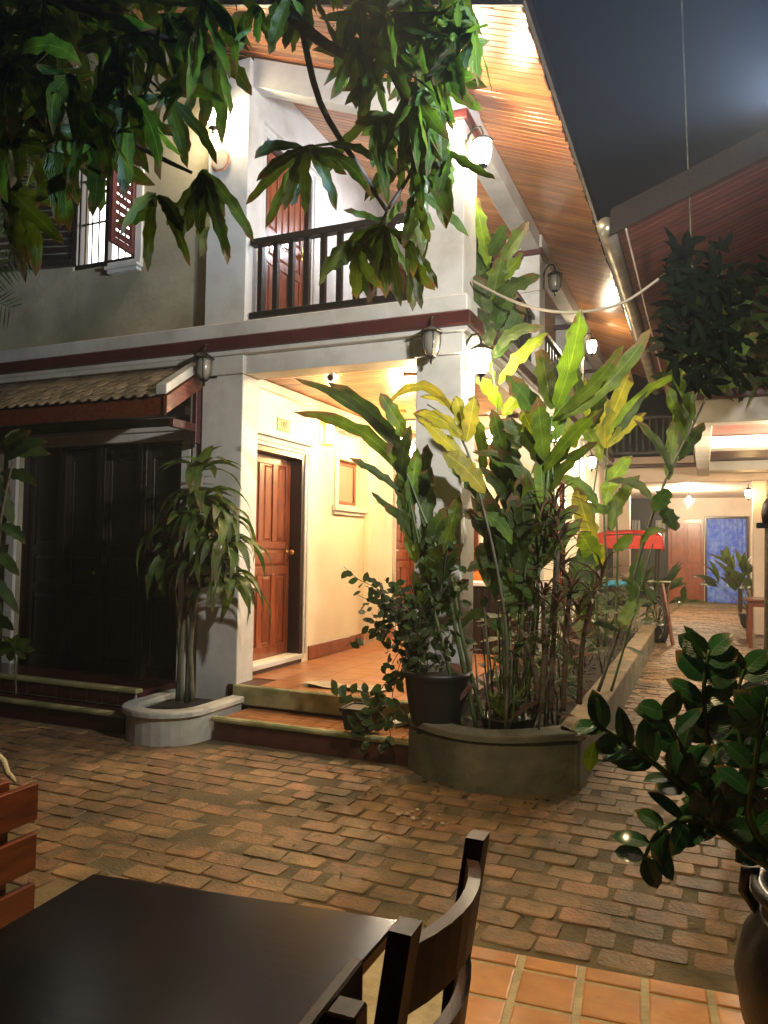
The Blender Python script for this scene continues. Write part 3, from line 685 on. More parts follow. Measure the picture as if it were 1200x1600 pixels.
b.v = [(x, y_, r2z(x)+.03) for x, y_ in P]+[(x, y_, r2z(x)+.10) for x, y_ in P]; b.f = [(3, 2, 1, 0), (4, 5, 6, 7), (0, 1, 5, 4), (1, 2, 6, 5), (2, 3, 7, 6), (3, 0, 4, 7)]
gb(b, 'roof', 'darkwood')
b = MB(); b.obox((.97, 5.93, r2z(.97)+.03), (1.63, 0, .38*1.63), (0, .014, 0), (0, 0, .10)); gb(b, 'barge_board', 'darkwood')
gb(MB().bar((-.55, 5.98, 3.98), (-.55, 12.6, 3.98), .012, .02), 'edge_trim', 'white')
gt = MB().tube([(-.70, 5.95+i*.6, 4.02) for i in range(12)], .070, 12); gt.v = gt.v
tg = gb(gt, 'gutter_pipe', 'chrome')
for p in tg.data.polygons: p.use_smooth = True
for k in range(7): gb(MB().lathe([(.062, 0), (.062, .014)], (0, 0, 0), 10).bar((.0, .0, 0), (.0, .0, .02), .1, .01), 'pipe_clip', 'chrome') if False else None

# ---------------------------------------------------------------- far building
Fb = empty('rear_building', (0, 15, 0)); tag(Fb, 'pale building across the end of the path over an open passage', 'building')
FO = V((0, 15, 0))
def fb(b, name, m, bevel=0, parent=None):
    b.v = [(x-FO.x, y-FO.y, z-FO.z) for x, y, z in b.v]; return b.build(name, m, parent or Fb, bevel)
fb(B(-3.2, 15, 2.76, 3.0, 15.25, 3.04), 'passage_beam', 'farwall', .006)
fb(B(-3.2, 14.95, 3.042, 3.0, 15.3, 3.11), 'trim_band', 'maroon', .006)
fb(B(-3.2, 14.9, 3.112, 3.0, 15.4, 3.24), 'ledge', 'farwall', .006)
fb(B(-1.62, 14.98, 0, -1.32, 15.28, 2.758), 'pillar', 'farwall', .006)
fb(B(.80, 14.98, 0, 1.02, 15.28, 2.758), 'pillar', 'farwall', .006)
fb(B(-3.2, 15.26, 2.90, 3.0, 22, 3.03), 'passage_ceiling', 'farwall')
fb(B(-.93, 22, 0, 1.9, 22.2, 2.9), 'rear_wall', 'farwall')
fb(B(1.75, 15.3, 0, 1.9, 22, 2.9), 'passage_wall', 'farwall')
fb(B(-3.2, 22, 0, -.932, 22.2, 2.9).box(-3.2, 15.3, 0, -3.05, 21.99, 2.9), 'dark_wall', 'darkwall')
fb(B(-3.2, 18.8, 3.25, 3.0, 19, 6.2), 'upper_wall', 'darkwall')
fb(B(-3.2, 21.3, -.02, 1.75, 22, .06), 'rear_step', 'curb', .01)
D = MB().box(-.92, 21.93, .07, -.02, 21.98, 2.32); D_ = fb(D, 'door', 'doorwood', .006)
for z0, z1 in ((.2, 1.0), (1.12, 2.2)):
    for x0, x1 in ((-.84, -.51), (-.43, -.10)): fb(B(x0, 21.91, z0, x1, 21.931, z1), 'panel', 'doorwood', .008, D_)
fb(B(.0, 21.9, .07, .05, 21.99, 2.4).box(1.02, 21.9, .07, 1.07, 21.99, 2.4).box(.05, 21.9, 2.34, 1.02, 21.99, 2.4), 'door_frame', 'darkdoor', .004)
c = MB(); nn = 40
for k in range(nn+1):
    x = .06+k*.95/nn; yy = 21.94+.02*math.sin(k*1.4)
    c.v += [(x, yy, .1), (x, yy+.004*math.sin(k), 1.2), (x, yy, 2.33)]
for k in range(nn):
    for j in range(2): c.f.append((3*k+j, 3*(k+1)+j, 3*(k+1)+j+1, 3*k+j+1))
cu = fb(c, 'curtain', 'curtain'); so = cu.modifiers.new('s', 'SOLIDIFY'); so.thickness = .004
cu.parent = None; cu.location = (0, 15, 0); tag(cu, 'blue patterned curtain hanging in the far doorway', 'curtain')
R = MB().bar((-3.1, 15.1, 4.02), (-.25, 15.1, 4.02), .05, .05).bar((-3.1, 15.1, 3.34), (-.25, 15.1, 3.34), .05, .05); Rr = fb(R, 'railing', 'darkwood')
for k in range(24):
    x = -3.0+k*.12; fb(B(x-.018, 15.08, 3.366, x+.018, 15.12, 3.994), 'baluster', 'palestem', parent=Rr)

# ---------------------------------------------------------------- lanterns and small fittings
def lantern(loc, out, label, lit='glassoff', s=1.0, group='wall lanterns on the guesthouse'):
    "coach lantern; loc = centre of the glass, out = unit vector away from the wall (wall .13 behind)"
    T = empty('wall_lantern', loc); tag(T, label, 'lantern', group)
    o = V(out); bk = -o*.13*s; sd = V((-o.y, o.x, 0))
    MB().obox(bk+V((0, 0, .02*s)), sd*.045*s, o*.006, (0, 0, .09*s)).build('back_plate', 'iron', T, .004)
    arc = [bk+V((0, 0, .07*s)), bk+o*.02*s+V((0, 0, .15*s)), bk+o*.06*s+V((0, 0, .20*s)), bk+o*.11*s+V((0, 0, .20*s)), V((0, 0, .15*s)), V((0, 0, .12*s))]
    MB().tube(arc, .009*s, 6).build('bracket', 'iron', T, smooth=True)
    MB().lathe([(.085*s, .07*s), (.09*s, .078*s), (.06*s, .10*s), (.025*s, .12*s), (.01*s, .13*s)], n=8).build('cap', 'iron', T)
    MB().lathe([(.035*s, -.10*s), (.058*s, -.06*s), (.068*s, 0), (.066*s, .04*s), (.058*s, .068*s)], n=12).build('glass', lit, T, smooth=True)
    MB().lathe([(.006*s, -.165*s), (.014*s, -.145*s), (.008*s, -.13*s), (.038*s, -.112*s), (.04*s, -.103*s)], n=8).build('finial', 'iron', T)
    for k in range(6):
        a = k*PI/3; r = .072*s
        MB().tube([(.04*s*math.cos(a), .04*s*math.sin(a), -.105*s), (.064*s*math.cos(a), .064*s*math.sin(a), -.06*s), (r*math.cos(a), r*math.sin(a), .0), (r*math.cos(a), r*math.sin(a), .07*s)], .0035*s, 4).build('cage_bar', 'iron', T)
    return T
lantern((-3.93, 5.22, 3.00), (0, -1, 0), 'unlit iron lantern on the left pillar beside the tiled canopy', s=1.0)
lantern((-1.87, 5.22, 3.02), (0, -1, 0), 'unlit iron lantern on the front of the corner pillar under the maroon band', s=1.0)
lantern((-1.54, 5.40, 2.90), (1, 0, 0), 'glowing lantern low on the corner pillar facing the path', 'lit', 1.0)
lantern((-1.54, 5.40, 4.50), (1, 0, 0), 'glowing lantern high on the corner pillar right under the eave beam', 'lit', 1.0)
lantern((-1.86, 5.22, 4.68), (0, -1, 0), 'glowing lantern behind the mango leaves on the upper corner pillar', 'lit', 1.0)
lantern((-3.90, 5.22, 5.20), (0, -1, 0), 'glowing lantern above the octagonal plaque on the upper left pillar', 'lit', 1.0)
lantern((-1.54, 8.40, 4.50), (1, 0, 0), 'small unlit lantern on the second upper pillar along the path side', s=1.0)
lantern((-1.54, 11.4, 4.52), (1, 0, 0), 'glowing lantern on the third upper pillar under the long eave', 'lit', 1.0)
lantern((-1.54, 8.40, 2.78), (1, 0, 0), 'glowing lantern half hidden by ginger leaves on the second lower pillar', 'lit', .9)
lantern((-1.54, 11.4, 2.78), (1, 0, 0), 'added glowing lantern on the third lower pillar to light the lane wall', 'lit', .9)  # added lamp, brightens the lane wall
lantern((-1.42, 14.8, 2.55), (0, -1, 0), 'small unlit lantern on the pink pillar at the passage mouth', s=1.0)
T = lantern((.33, 8.95, 3.80), (1, 0, 0), 'small amber candle lantern hanging on the right-hand balcony', 'litweak', .9, group='lanterns on the right-hand building')
lantern((.72, 14.8, 2.52), (0, -1, 0), 'slim warm lamp beside the downpipe at the passage mouth', 'litamber', .8, group='lanterns on the right-hand building')

# porch wall lamp (boxy brass frame)
T = empty('porch_wall_lamp', (XW, 6.93, 2.66)); tag(T, 'boxy brass wall lamp glowing yellow between porch door and small window', 'wall lamp')
MB().box(.001, -.06, -.11, .012, .06, .13).build('back_plate', 'brass', T, .003)
MB().lathe([(.035, -.09), (.04, -.05), (.04, .06), (.03, .09)], (.09, 0, 0), 12).build('glass', 'litamber', T, smooth=True)
b = MB()
for sx in (.03, .15):
    for sy in (-.06, .06): b.bar((sx, sy, -.12), (sx, sy, .13), .008, .008)
b.box(.026, -.065, .13, .154, .065, .14).box(.026, -.065, -.13, .154, .065, -.122); b.build('frame', 'brass', T)
b = MB().tube([(.155, .03*math.cos(t), .03*math.sin(t)) for t in [i*.5 for i in range(11)]], .005, 5); b.build('scroll', 'brass', T)
# pendant globe in the veranda
T = empty('pendant_lamp', (-3.05, 7.6, 2.98)); tag(T, 'amber glass pendant hanging from the boarded porch ceiling', 'pendant lamp')
MB().tube([(0, 0, 0), (0, 0, -.30)], .004, 5).build('cord', 'iron', T)
MB().lathe([(.03, -.30), (.12, -.34), (.15, -.40), (.145, -.46), (.10, -.50), (.05, -.52)], n=16).build('shade', 'litamber', T, smooth=True)
MB().lathe([(.045, 0), (.045, -.02), (.01, -.03)], n=10).build('ceiling_rose', 'brass', T)
for i, (x, y_, z, m, lb) in enumerate(((-2.35, 6.05, 2.985, 'litporch', 'round ceiling light just inside the porch opening'), (-2.7, 10.0, 2.985, 'litporch', 'round ceiling light deep inside the veranda'), (-2.6, 13.0, 2.985, 'litporch', 'round ceiling light at the far end of the veranda'))):
    T = empty('ceiling_light', (x, y_, z)); tag(T, lb, 'ceiling light', 'ceiling lights of the veranda')
    MB().lathe([(.075, 0), (.075, -.018), (.06, -.02)], n=14).build('base', 'brass', T)
    MB().lathe([(.055, -.021), (.05, -.05), (.02, -.065)], n=14).build('glass', m, T, smooth=True)
T = empty('balcony_bulb', (-2.95, 7.2, 4.95)); tag(T, 'cool white bulb hanging inside the upper balcony', 'bulb')
MB().tube([(0, 0, .0), (0, 0, .55)], .004, 5).build('cord', 'iron', T)
MB().lathe([(.015, 0), (.02, -.03), (.034, -.06), (.036, -.085), (.02, -.11), (.005, -.118)], n=12).build('glass', 'litcool', T, smooth=True)
T = empty('passage_bulb', (-.33, 18.6, 2.72)); tag(T, 'bare warm bulb glowing in the far passage', 'bulb')
MB().tube([(0, 0, .0), (0, 0, .18)], .006, 5).build('cord', 'iron', T)
MB().lathe([(.02, 0), (.03, -.03), (.075, -.07), (.08, -.11), (.05, -.16), (.01, -.175)], n=12).build('glass', 'litporch', T, smooth=True)
point('right_balcony_lamp', (1.0, 10.0, 2.6), 130, SOFTW, .06)
T = empty('balcony_soffit_light', (1.0, 10.0, 2.84)); tag(T, 'downlight under the right-hand balcony', 'ceiling light')
MB().lathe([(.06, 0), (.06, -.03), (.04, -.04)], n=12).build('housing', 'iron', T)

T = empty('room_number_plate', (XW+.002, 6.13, 2.63)); tag(T, 'small wooden room number plate above the porch door', 'plaque')
MB().box(0, -.11, -.06, .014, .11, .06).build('plate', 'plaquewood', T, .003)
MB().box(.0145, -.095, -.047, .017, .095, -.042).box(.0145, -.095, .042, .017, .095, .047).build('border', 'letter', T)
fc = bpy.data.curves.new('digits', 'FONT'); fc.body = '105'; fc.size = .085; fc.extrude = .001; fc.align_x = 'CENTER'; fc.align_y = 'CENTER'
fo = bpy.data.objects.new('digits', fc); COL.objects.link(fo); fo.parent = T; fo.location = (.0155, 0, 0); fo.rotation_euler = (PI/2, 0, PI/2); fc.materials.append(M['letter'])
bpy.context.view_layer.update(); _me = bpy.data.meshes.new_from_object(fo.evaluated_get(bpy.context.evaluated_depsgraph_get()))
_fn = link('digits', _me, T, loc=(.0155, 0, 0)); _fn.rotation_euler = (PI/2, 0, PI/2); bpy.data.objects.remove(fo)
T = empty('octagonal_plaque', (-3.90, 5.349, 4.86)); tag(T, 'octagonal plaque with orange rim on the upper left pillar', 'plaque')
def octa(r, y0, y1, rot=PI/8):
    b = MB(); P = [(r*math.cos(rot+k*PI/4), r*math.sin(rot+k*PI/4)) for k in range(8)]
    b.v = [(x, y0, z) for x, z in P]+[(x, y1, z) for x, z in P]; b.f = [tuple(range(7, -1, -1))[::-1], tuple(range(8, 16))[::-1]]+[(k, 8+k, 8+(k+1) % 8, (k+1) % 8) for k in range(8)]
    return b
octa(.10, -.016, -.001).build('rim', 'clockrim', T, .003); octa(.082, -.02, -.0165).build('face', 'paper', T)
T = empty('security_camera', at(520, 582, 5.75)+V((0, 0, -.02))); tag(T, 'small white security camera under the porch ceiling boards', 'camera')
MB().lathe([(.035, .05), (.035, .035), (.012, .03), (.012, -.0)], n=10).build('mount', 'white', T)
MB().tube([(0, .06, -.0), (0, -.05, -.035)], .032, 10).build('body', 'white', T); MB().tube([(0, -.048, -.034), (0, -.056, -.0365)], .026, 10).build('lens', 'blackpot', T)

# ---------------------------------------------------------------- planters and steps
T = empty('left_planter', (-3.85, 4.9, 0)); tag(T, 'low white rounded planter at the foot of the left pillar', 'planter')
def dshape(x0, x1, yf, yb, n=14, inset=0.0):
    cx, rx = (x0+x1)/2, (x1-x0)/2-inset; ry = min(.38, yb-yf)-inset
    pts = [(x0+inset, yb)]+[(cx-rx*math.cos(PI*k/n), yf+inset+ry-ry*math.sin(PI*k/n)**.8) for k in range(n+1)]+[(x1-inset, yb)]
    return pts
def wallring(outer, inner, z0, z1):
    b = MB(); n = len(outer)
    b.v = [(x, y_, z0) for x, y_ in outer]+[(x, y_, z1) for x, y_ in outer]+[(x, y_, z1) for x, y_ in inner]+[(x, y_, z0) for x, y_ in inner]
    for i in range(n-1):
        for q in range(3): b.f.append((q*n+i, q*n+i+1, (q+1)*n+i+1, (q+1)*n+i))
    b.f.append((0, n, 2*n, 3*n)); b.f.append((n-1, 4*n-1, 3*n-1, 2*n-1)); return b
def rel(b, T): b.v = [(x-T.location.x, y_-T.location.y, z-T.location.z) for x, y_, z in b.v]; return b
rel(wallring(dshape(-4.17, -3.50, 4.46, 5.26), dshape(-4.17, -3.50, 4.46, 5.26, inset=.08), -.03, .205), T).build('wall', 'whiteplanter', T, .006)
rel(wallring(dshape(-4.20, -3.47, 4.43, 5.26), dshape(-4.20, -3.47, 4.43, 5.26, inset=.13), .207, .25), T).build('rim', 'whiteplanter', T, .016, segs=2)
so = rel(MB().prism(dshape(-4.17, -3.50, 4.46, 5.26, inset=.06), .02, .19), T).build('soil', 'soil', T)
T = empty('bed_planter', (-1.2, 5.0, 0)); tag(T, 'curved concrete garden bed wall along the path and steps', 'planter')
def bed(ins, n=16):
    pts = [(-1.90+ins*.2, 4.98)]
    for k in range(n+1):
        t = k/n; x = -1.86+ins*.6+(1.13-ins*1.4)*t; y_ = 4.86-.44*math.sin(PI*(t*.80+.12))**1.0+ins
        pts.append((x, y_+.07))
    pts += [(-.69-ins, 4.78+ins*.4), (-.69-ins, 12.2)]
    return pts
o_, i_ = bed(0), bed(.17)
rel(wallring(bed(.02), bed(.15), -.03, .305), T).build('wall', 'planter', T, .008)
rel(wallring(o_[:-1], i_[:-1], .307, .352), T).build('rim', 'planter', T, .018, segs=2)
rel(B(-.875, 4.79+.06, .3075, -.683, 12.2, .351), T).build('path_curb', 'curb', T, .012)
rel(MB().prism(bed(.10)+[(-1.72, 12.2), (-1.72, 5.0)], .02, .24), T).build('soil', 'soil', T)
sb = MB()
for k in range(500):
    x, y_ = random.uniform(-1.66, -.9), random.uniform(4.75, 11.5)**1; r_ = random.uniform(.006, .022)
    sb.lathe([(r_*.6, 0), (r_, r_*.35), (r_*.4, r_*.7)], (x, y_, .238), 5)
tag(sb.build('soil_crumbs', 'soil'), 'dark lumps of earth in the garden bed', 'soil', kind='stuff')
T = empty('white_tile_block', at(812*0+632, 1122, 4.87)); tag(T, 'pale loose slab leaning at the left end of the bed wall', 'slab')
MB().obox((0, 0, -.02), (.085, .02, .03), (-.02, .07, 0), (0, 0, .012)).build('slab', 'white', T, .003)

# pots
def pot(name, loc, prof, m, label, cat='pot', n=28, soilr=None, group=None):
    T = empty(name, loc); tag(T, label, cat, group)
    MB().lathe(prof, n=n).build('body', m, T, smooth=True)
    if soilr: MB().lathe([(soilr[0], soilr[1]), (soilr[0]*.5, soilr[1]+.01)], n=16).build('soil', 'soil', T)
    return T
BP = at(682, 1135, 4.80); BP.z = .24
pot('tall_black_pot', BP, [(.13, 0), (.17, .10), (.205, .28), (.215, .38), (.235, .40), (.235, .43), (.205, .43), (.195, .38)], 'blackpot', 'tall black pot holding the leafy shrub at the corner pillar', soilr=(.195, .385))
SP = V((-2.28, 4.97, .176))
T = empty('small_black_pot', SP); tag(T, 'small square black pot on the lower step holding the trailing plant', 'pot')
b = MB(); b.add([(-.10, -.09, 0), (.10, -.09, 0), (.10, .09, 0), (-.10, .09, 0), (-.12, -.11, .15), (.12, -.11, .15), (.12, .11, .15), (-.12, .11, .15)], [(0, 3, 2, 1), (4, 5, 6, 7), (0, 1, 5, 4), (1, 2, 6, 5), (2, 3, 7, 6), (3, 0, 4, 7)]); b.build('body', 'blackpot', T, .006)
MB().box(-.13, -.12, .135, .13, -.105, .16).box(-.13, .105, .135, .13, .12, .16).box(-.13, -.105, .135, -.115, .105, .16).box(.115, -.105, .135, .13, .105, .16).build('rim', 'blackpot', T, .003)
LP = at(790, 1135, 4.95); LP.z = .24
pot('low_bowl_pot', LP, [(.10, 0), (.14, .05), (.17, .13), (.18, .14), (.155, .14)], 'blackpot', 'low dark bowl pot among the ginger stems', soilr=(.155, .13))
UR = V((.345, 2.30, .012))
T = pot('clay_urn', UR, [(.15, 0), (.17, .02), (.20, .10), (.262, .25), (.278, .36), (.255, .46), (.21, .52), (.205, .545), (.235, .575), (.235, .60), (.20, .60), (.19, .56)], 'clay', 'dark glazed clay urn on the terrace holding the glossy plant', 'urn', 36, (.19, .565))
MB().tube([(-.215, .05, .50), (-.25, .055, .545), (-.245, .055, .60), (-.21, .05, .60)], .016, 6).build('lug', 'clay', T, smooth=True)
MB().lathe([(.214, .50), (.222, .51), (.214, .52)], n=30).build('ring', 'clay', T, smooth=True)

# ---------------------------------------------------------------- leaves
def leaf_geo(mb, p0, p1, width, nrm, bend=0.0, arch=0.0, seg=8, prof=.75, fold=.16, wav=.075, rr=random, peak=.85, scal=0.0):
    "leaf from p0 to p1; nrm about the facing direction; bend sideways, arch along the normal"
    p0, p1 = V(p0), V(p1); d = p1-p0; L = d.length
    if L < 1e-4: return
    d.normalize(); s_ = d.cross(V(nrm))
    if s_.length < 1e-3: s_ = d.cross(V((.3, .2, .9)))
    s_.normalize(); n_ = s_.cross(d)
    o = len(mb.v)
    if mb.uv is None: mb.uv = []
    ph = rr.uniform(0, 6)
    for i in range(seg+1):
        t = i/seg
        q = 4*t*(1-t)
        c = p0+d*(L*t)+s_*(bend*L*q)+n_*(arch*L*q)
        wd = width*.5*max(.03, math.sin(PI*min(1, t**peak))**prof) if 0 < i < seg else width*(.05 if i == 0 else .012)
        jt = wav*1.6
        w1 = wd*(1+wav*2*math.sin(7*t*3+ph)+rr.uniform(-jt, jt*.4)); w2 = wd*(1+wav*2*math.sin(8*t*3+ph+2)+rr.uniform(-jt, jt*.4))
        if scal: w1 *= 1+scal*(.5 if i % 2 else -1)*rr.uniform(.3, 1.2); w2 *= 1+scal*(-1 if i % 2 else .5)*rr.uniform(.3, 1.2)
        lift1 = fold*wd+wav*wd*1.5*math.sin(t*19+ph); lift2 = fold*wd+wav*wd*1.5*math.sin(t*17+ph+1.5)
        mb.v += [tuple(c-s_*w1+n_*lift1), tuple(c), tuple(c+s_*w2+n_*lift2)]
        mb.uv += [(t, -1), (t, 0), (t, 1)]
    for i in range(seg):
        a = o+3*i; mb.f += [(a, a+1, a+4, a+3), (a+1, a+2, a+5, a+4)]
def leaf(parent, p0, p1, width, nrm, m='ginger', name='leaf', **k):
    b = MB(); P = V(parent.location)
    leaf_geo(b, V((0, 0, 0)), V(p1)-V(p0), width, nrm, **k)
    return link(name, b.mesh(name, M[m], True), parent, loc=V(p0)-P)
def pxleaf(parent, spec, Y, m='ginger', dy=.10, spread=.35, **k):
    if m in ('ginger', 'gingerdark', 'gingerlimelit', 'yellow') and 'seg' not in k:
        k = dict(dict(seg=12, prof=.42, peak=1.05, wav=.085, fold=.22, scal=.12), **k)
    "hero leaf given where it is seen: (x0, y0, x1, y1, width px, sideways bend)"
    x0, y0, x1, y1, wp = spec[:5]; bend = spec[5] if len(spec) > 5 else 0
    ya = Y+random.uniform(-dy, dy)*.4; yb = Y+random.uniform(-dy, dy)*2.2
    p0, p1 = at(x0, y0, ya), at(x1, y1, yb)
    dep = (p0-CAM).dot(FW); wd = wp*dep/F_PX*.9
    nrm = (CAM-p0).normalized()+V((random.uniform(-spread, spread), random.uniform(-spread, spread), random.uniform(-spread*.3, spread*1.4)))
    # bend > 0 lifts the middle towards the top of the picture
    d = (p1-p0).normalized(); s_ = d.cross(nrm.normalized())
    if s_.z < 0: bend = -bend
    return leaf(parent, p0, p1, wd, nrm, m, bend=bend, **k)
def stem(parent, pts, r0, r1, m='greenstem', name='stem', n=6):
    P = V(parent.location); pts = [V(p)-P for p in pts]; k = len(pts)
    return MB().tube(pts, [r0+(r1-r0)*i/(k-1) for i in range(k)], n).build(name, m, parent, smooth=True)
def pxstem(parent, pts, Y, r0, r1, m='greenstem', name='stem'):
    P = [at(x, y_, Y+(q[0] if q else 0)) for x, y_, *q in pts]
    # smooth
    out = []
    for i in range(len(P)-1):
        a, b_, c, d_ = P[max(i-1, 0)], P[i], P[i+1], P[min(i+2, len(P)-1)]
        for t in (0, .25, .5, .75):
            out.append(.5*((2*b_)+(c-a)*t+(2*a-5*b_+4*c-d_)*t*t+(3*b_-a-3*c+d_)*t**3))
    out.append(P[-1]); return stem(parent, out, r0, r1, m, name)

for a_, b_, w_ in LIT: leaf_geo(lt, a_, b_, w_, V((random.uniform(-.3, .3), random.uniform(-.3, .3), 1)), seg=3, arch=.15)
tag(lt.build('fallen_leaves', 'litter'), 'small dry leaves fallen on the brick courtyard', 'leaves', kind='stuff')
GRP = 'tall ginger clumps in the garden bed'
# A: dark clump left of the corner pillar
T = empty('ginger_plant', (-1.45, 4.9, .24)); tag(T, 'dark green ginger clump arching left in front of the porch opening', 'ginger plant', GRP)
pxstem(T, [(745, 1140), (715, 1000), (690, 880), (655, 790), (632, 730)], 4.82, .016, .007, 'greenstem')
pxstem(T, [(760, 1140), (725, 1010), (705, 900), (680, 800)], 4.88, .016, .007, 'greenstem')
pxstem(T, [(725, 1140), (700, 1040), (672, 930), (655, 850), (640, 780)], 4.8, .014, .007, 'greenstem')
for s_ in [(645, 735, 460, 591, 27, .10), (648, 768, 459, 644, 27, .13), (640, 722, 512, 597, 28, .06), (638, 690, 594, 614, 28, .02), (628, 770, 545, 715, 15, .05),
           (628, 765, 642, 664, 24, .05), (655, 790, 668, 694, 28), (665, 860, 672, 740, 30), (640, 800, 652, 700, 26), (640, 812, 580, 768, 12, -.05), (655, 850, 600, 790, 24, .1),
           (690, 870, 718, 775, 30), (660, 900, 700, 790, 32, .05), (668, 935, 724, 850, 30, .05), (650, 880, 632, 790, 30), (675, 980, 645, 890, 24), (690, 960, 733, 905, 22, .1), (648, 850, 620, 740, 30), (640, 760, 605, 690, 24), (660, 930, 690, 850, 26), (640, 790, 675, 730, 26)]:
    pxleaf(T, s_, 4.85, random.choice(['gingerdark', 'gingerdark', 'ginger']), dy=.09)
# B: yellow stalk
T = empty('ginger_plant', (-1.25, 4.85, .24)); tag(T, 'ginger stalk with wilting yellow leaves before the corner pillar', 'ginger plant', GRP)
pxstem(T, [(790, 1140), (792, 1000), (775, 880), (750, 775), (728, 700), (700, 655), (668, 632)], 4.72, .013, .005, 'palestem')
for s_ in [(712, 650, 603, 633, 20, .30), (728, 690, 645, 646, 26, .12), (742, 738, 650, 648, 24, .02), (728, 680, 712, 618, 24, 0), (729, 690, 742, 618, 30, 0), (758, 770, 692, 706, 36, .06), (750, 750, 700, 720, 30, .1), (722, 668, 655, 620, 14, .2)]:
    pxleaf(T, s_, 4.72, 'yellow', dy=.05, wav=.09, spread=.2)
pxleaf(T, (790, 850, 722, 806, 20, .15), 4.72, 'gingerdark'); pxleaf(T, (800, 850, 745, 800, 26, .15), 4.72, 'ginger')
# C: main clump
T = empty('ginger_plant', (-1.1, 5.0, .24)); tag(T, 'tallest bright green ginger clump in the middle of the bed', 'ginger plant', GRP)
for pts in ([(800, 1140), (830, 1000), (846, 850), (856, 740), (862, 650)], [(790, 1145), (812, 1000), (822, 880), (830, 800)], [(790, 1145), (787, 1000), (783, 900), (778, 840)], [(830, 1130), (860, 980), (868, 830), (862, 720)], [(812, 1140), (838, 990), (842, 900)]):
    pxstem(T, pts, 5.0, .015, .006)
for s_, m in [((868, 640, 908, 482, 38, -.03), 'gingerlimelit'), ((878, 655, 1018, 513, 30, -.06), 'ginger'), ((862, 640, 845, 545, 40, 0), 'ginger'), ((858, 700, 790, 585, 40, .06), 'gingerdark'), ((870, 650, 975, 540, 24, -.05), 'ginger'),
              ((868, 690, 890, 590, 30), 'ginger'), ((850, 735, 775, 655, 30, .12), 'gingerdark'), ((838, 790, 738, 706, 24, .20), 'gingerdark'), ((850, 740, 942, 638, 24, .05), 'gingerlimelit'), ((862, 770, 935, 690, 20, .1), 'ginger'),
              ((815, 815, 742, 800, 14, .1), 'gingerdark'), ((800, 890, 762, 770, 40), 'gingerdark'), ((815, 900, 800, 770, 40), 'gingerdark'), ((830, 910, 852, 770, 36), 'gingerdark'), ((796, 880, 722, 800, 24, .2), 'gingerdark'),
              ((795, 895, 728, 893, 22, .22), 'gingerdark'), ((805, 970, 785, 860, 26), 'gingerdark'), ((845, 700, 815, 640, 30), 'gingerlimelit'), ((850, 720, 840, 620, 34), 'ginger'), ((820, 860, 815, 740, 36), 'gingerdark'), ((848, 820, 845, 700, 34), 'ginger'),
              ((815, 700, 770, 680, 30, .1), 'gingerlimelit'), ((790, 720, 770, 640, 28), 'ginger'), ((838, 800, 790, 720, 30, .1), 'gingerdark'), ((855, 850, 905, 790, 26, .1), 'ginger'), ((830, 940, 790, 830, 34), 'gingerdark'), ((812, 960, 835, 850, 34), 'gingerdark'),
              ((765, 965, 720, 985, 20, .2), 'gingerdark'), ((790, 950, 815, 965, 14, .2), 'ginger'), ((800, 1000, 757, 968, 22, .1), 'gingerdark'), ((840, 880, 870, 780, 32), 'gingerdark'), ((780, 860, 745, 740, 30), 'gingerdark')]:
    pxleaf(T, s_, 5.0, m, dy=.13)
random.seed(77)
for k in range(34):
    x, y_ = random.uniform(745, 850), random.uniform(740, 960); a = random.uniform(-2.4, -.7); l = random.uniform(60, 120)
    pxleaf(T, (x, y_, x+l*math.cos(a), y_+l*math.sin(a), random.uniform(20, 34), random.uniform(0, .12)), 5.15, random.choice(['gingerdark', 'gingerdark', 'ginger']), dy=.2, spread=.7)
# D: upper shoot behind
T = empty('ginger_plant', (-1.35, 5.7, .24)); tag(T, 'slender ginger shoot reaching up beside the cable to the balcony level', 'ginger plant', GRP)
pxstem(T, [(795, 1080), (790, 900), (785, 740), (775, 620), (764, 520), (766, 430)], 5.7, .014, .005, 'greenstem')
for s_, m in [((764, 420, 742, 305, 24), 'gingerlimelit'), ((772, 440, 826, 345, 26, .03), 'ginger'), ((772, 450, 818, 395, 22), 'gingerlimelit'), ((768, 478, 845, 430, 26, .08), 'gingerdark'), ((764, 450, 745, 385, 34), 'gingerdark'), ((768, 470, 785, 400, 34), 'ginger'), ((762, 500, 742, 430, 36), 'gingerdark'),
              ((768, 520, 800, 450, 38), 'gingerdark'), ((770, 560, 852, 512, 22, .18), 'gingerdark'), ((780, 600, 856, 520, 24, .05), 'gingerlimelit'), ((785, 650, 825, 600, 26), 'gingerlimelit'), ((775, 592, 745, 540, 12), 'gingerlimelit'), ((784, 640, 745, 590, 26, .05), 'gingerlimelit'), ((768, 540, 745, 480, 34), 'gingerdark'), ((765, 400, 790, 350, 26), 'gingerdark'), ((775, 560, 820, 470, 30), 'gingerdark')]:
    pxleaf(T, s_, 5.7, m, dy=.08)
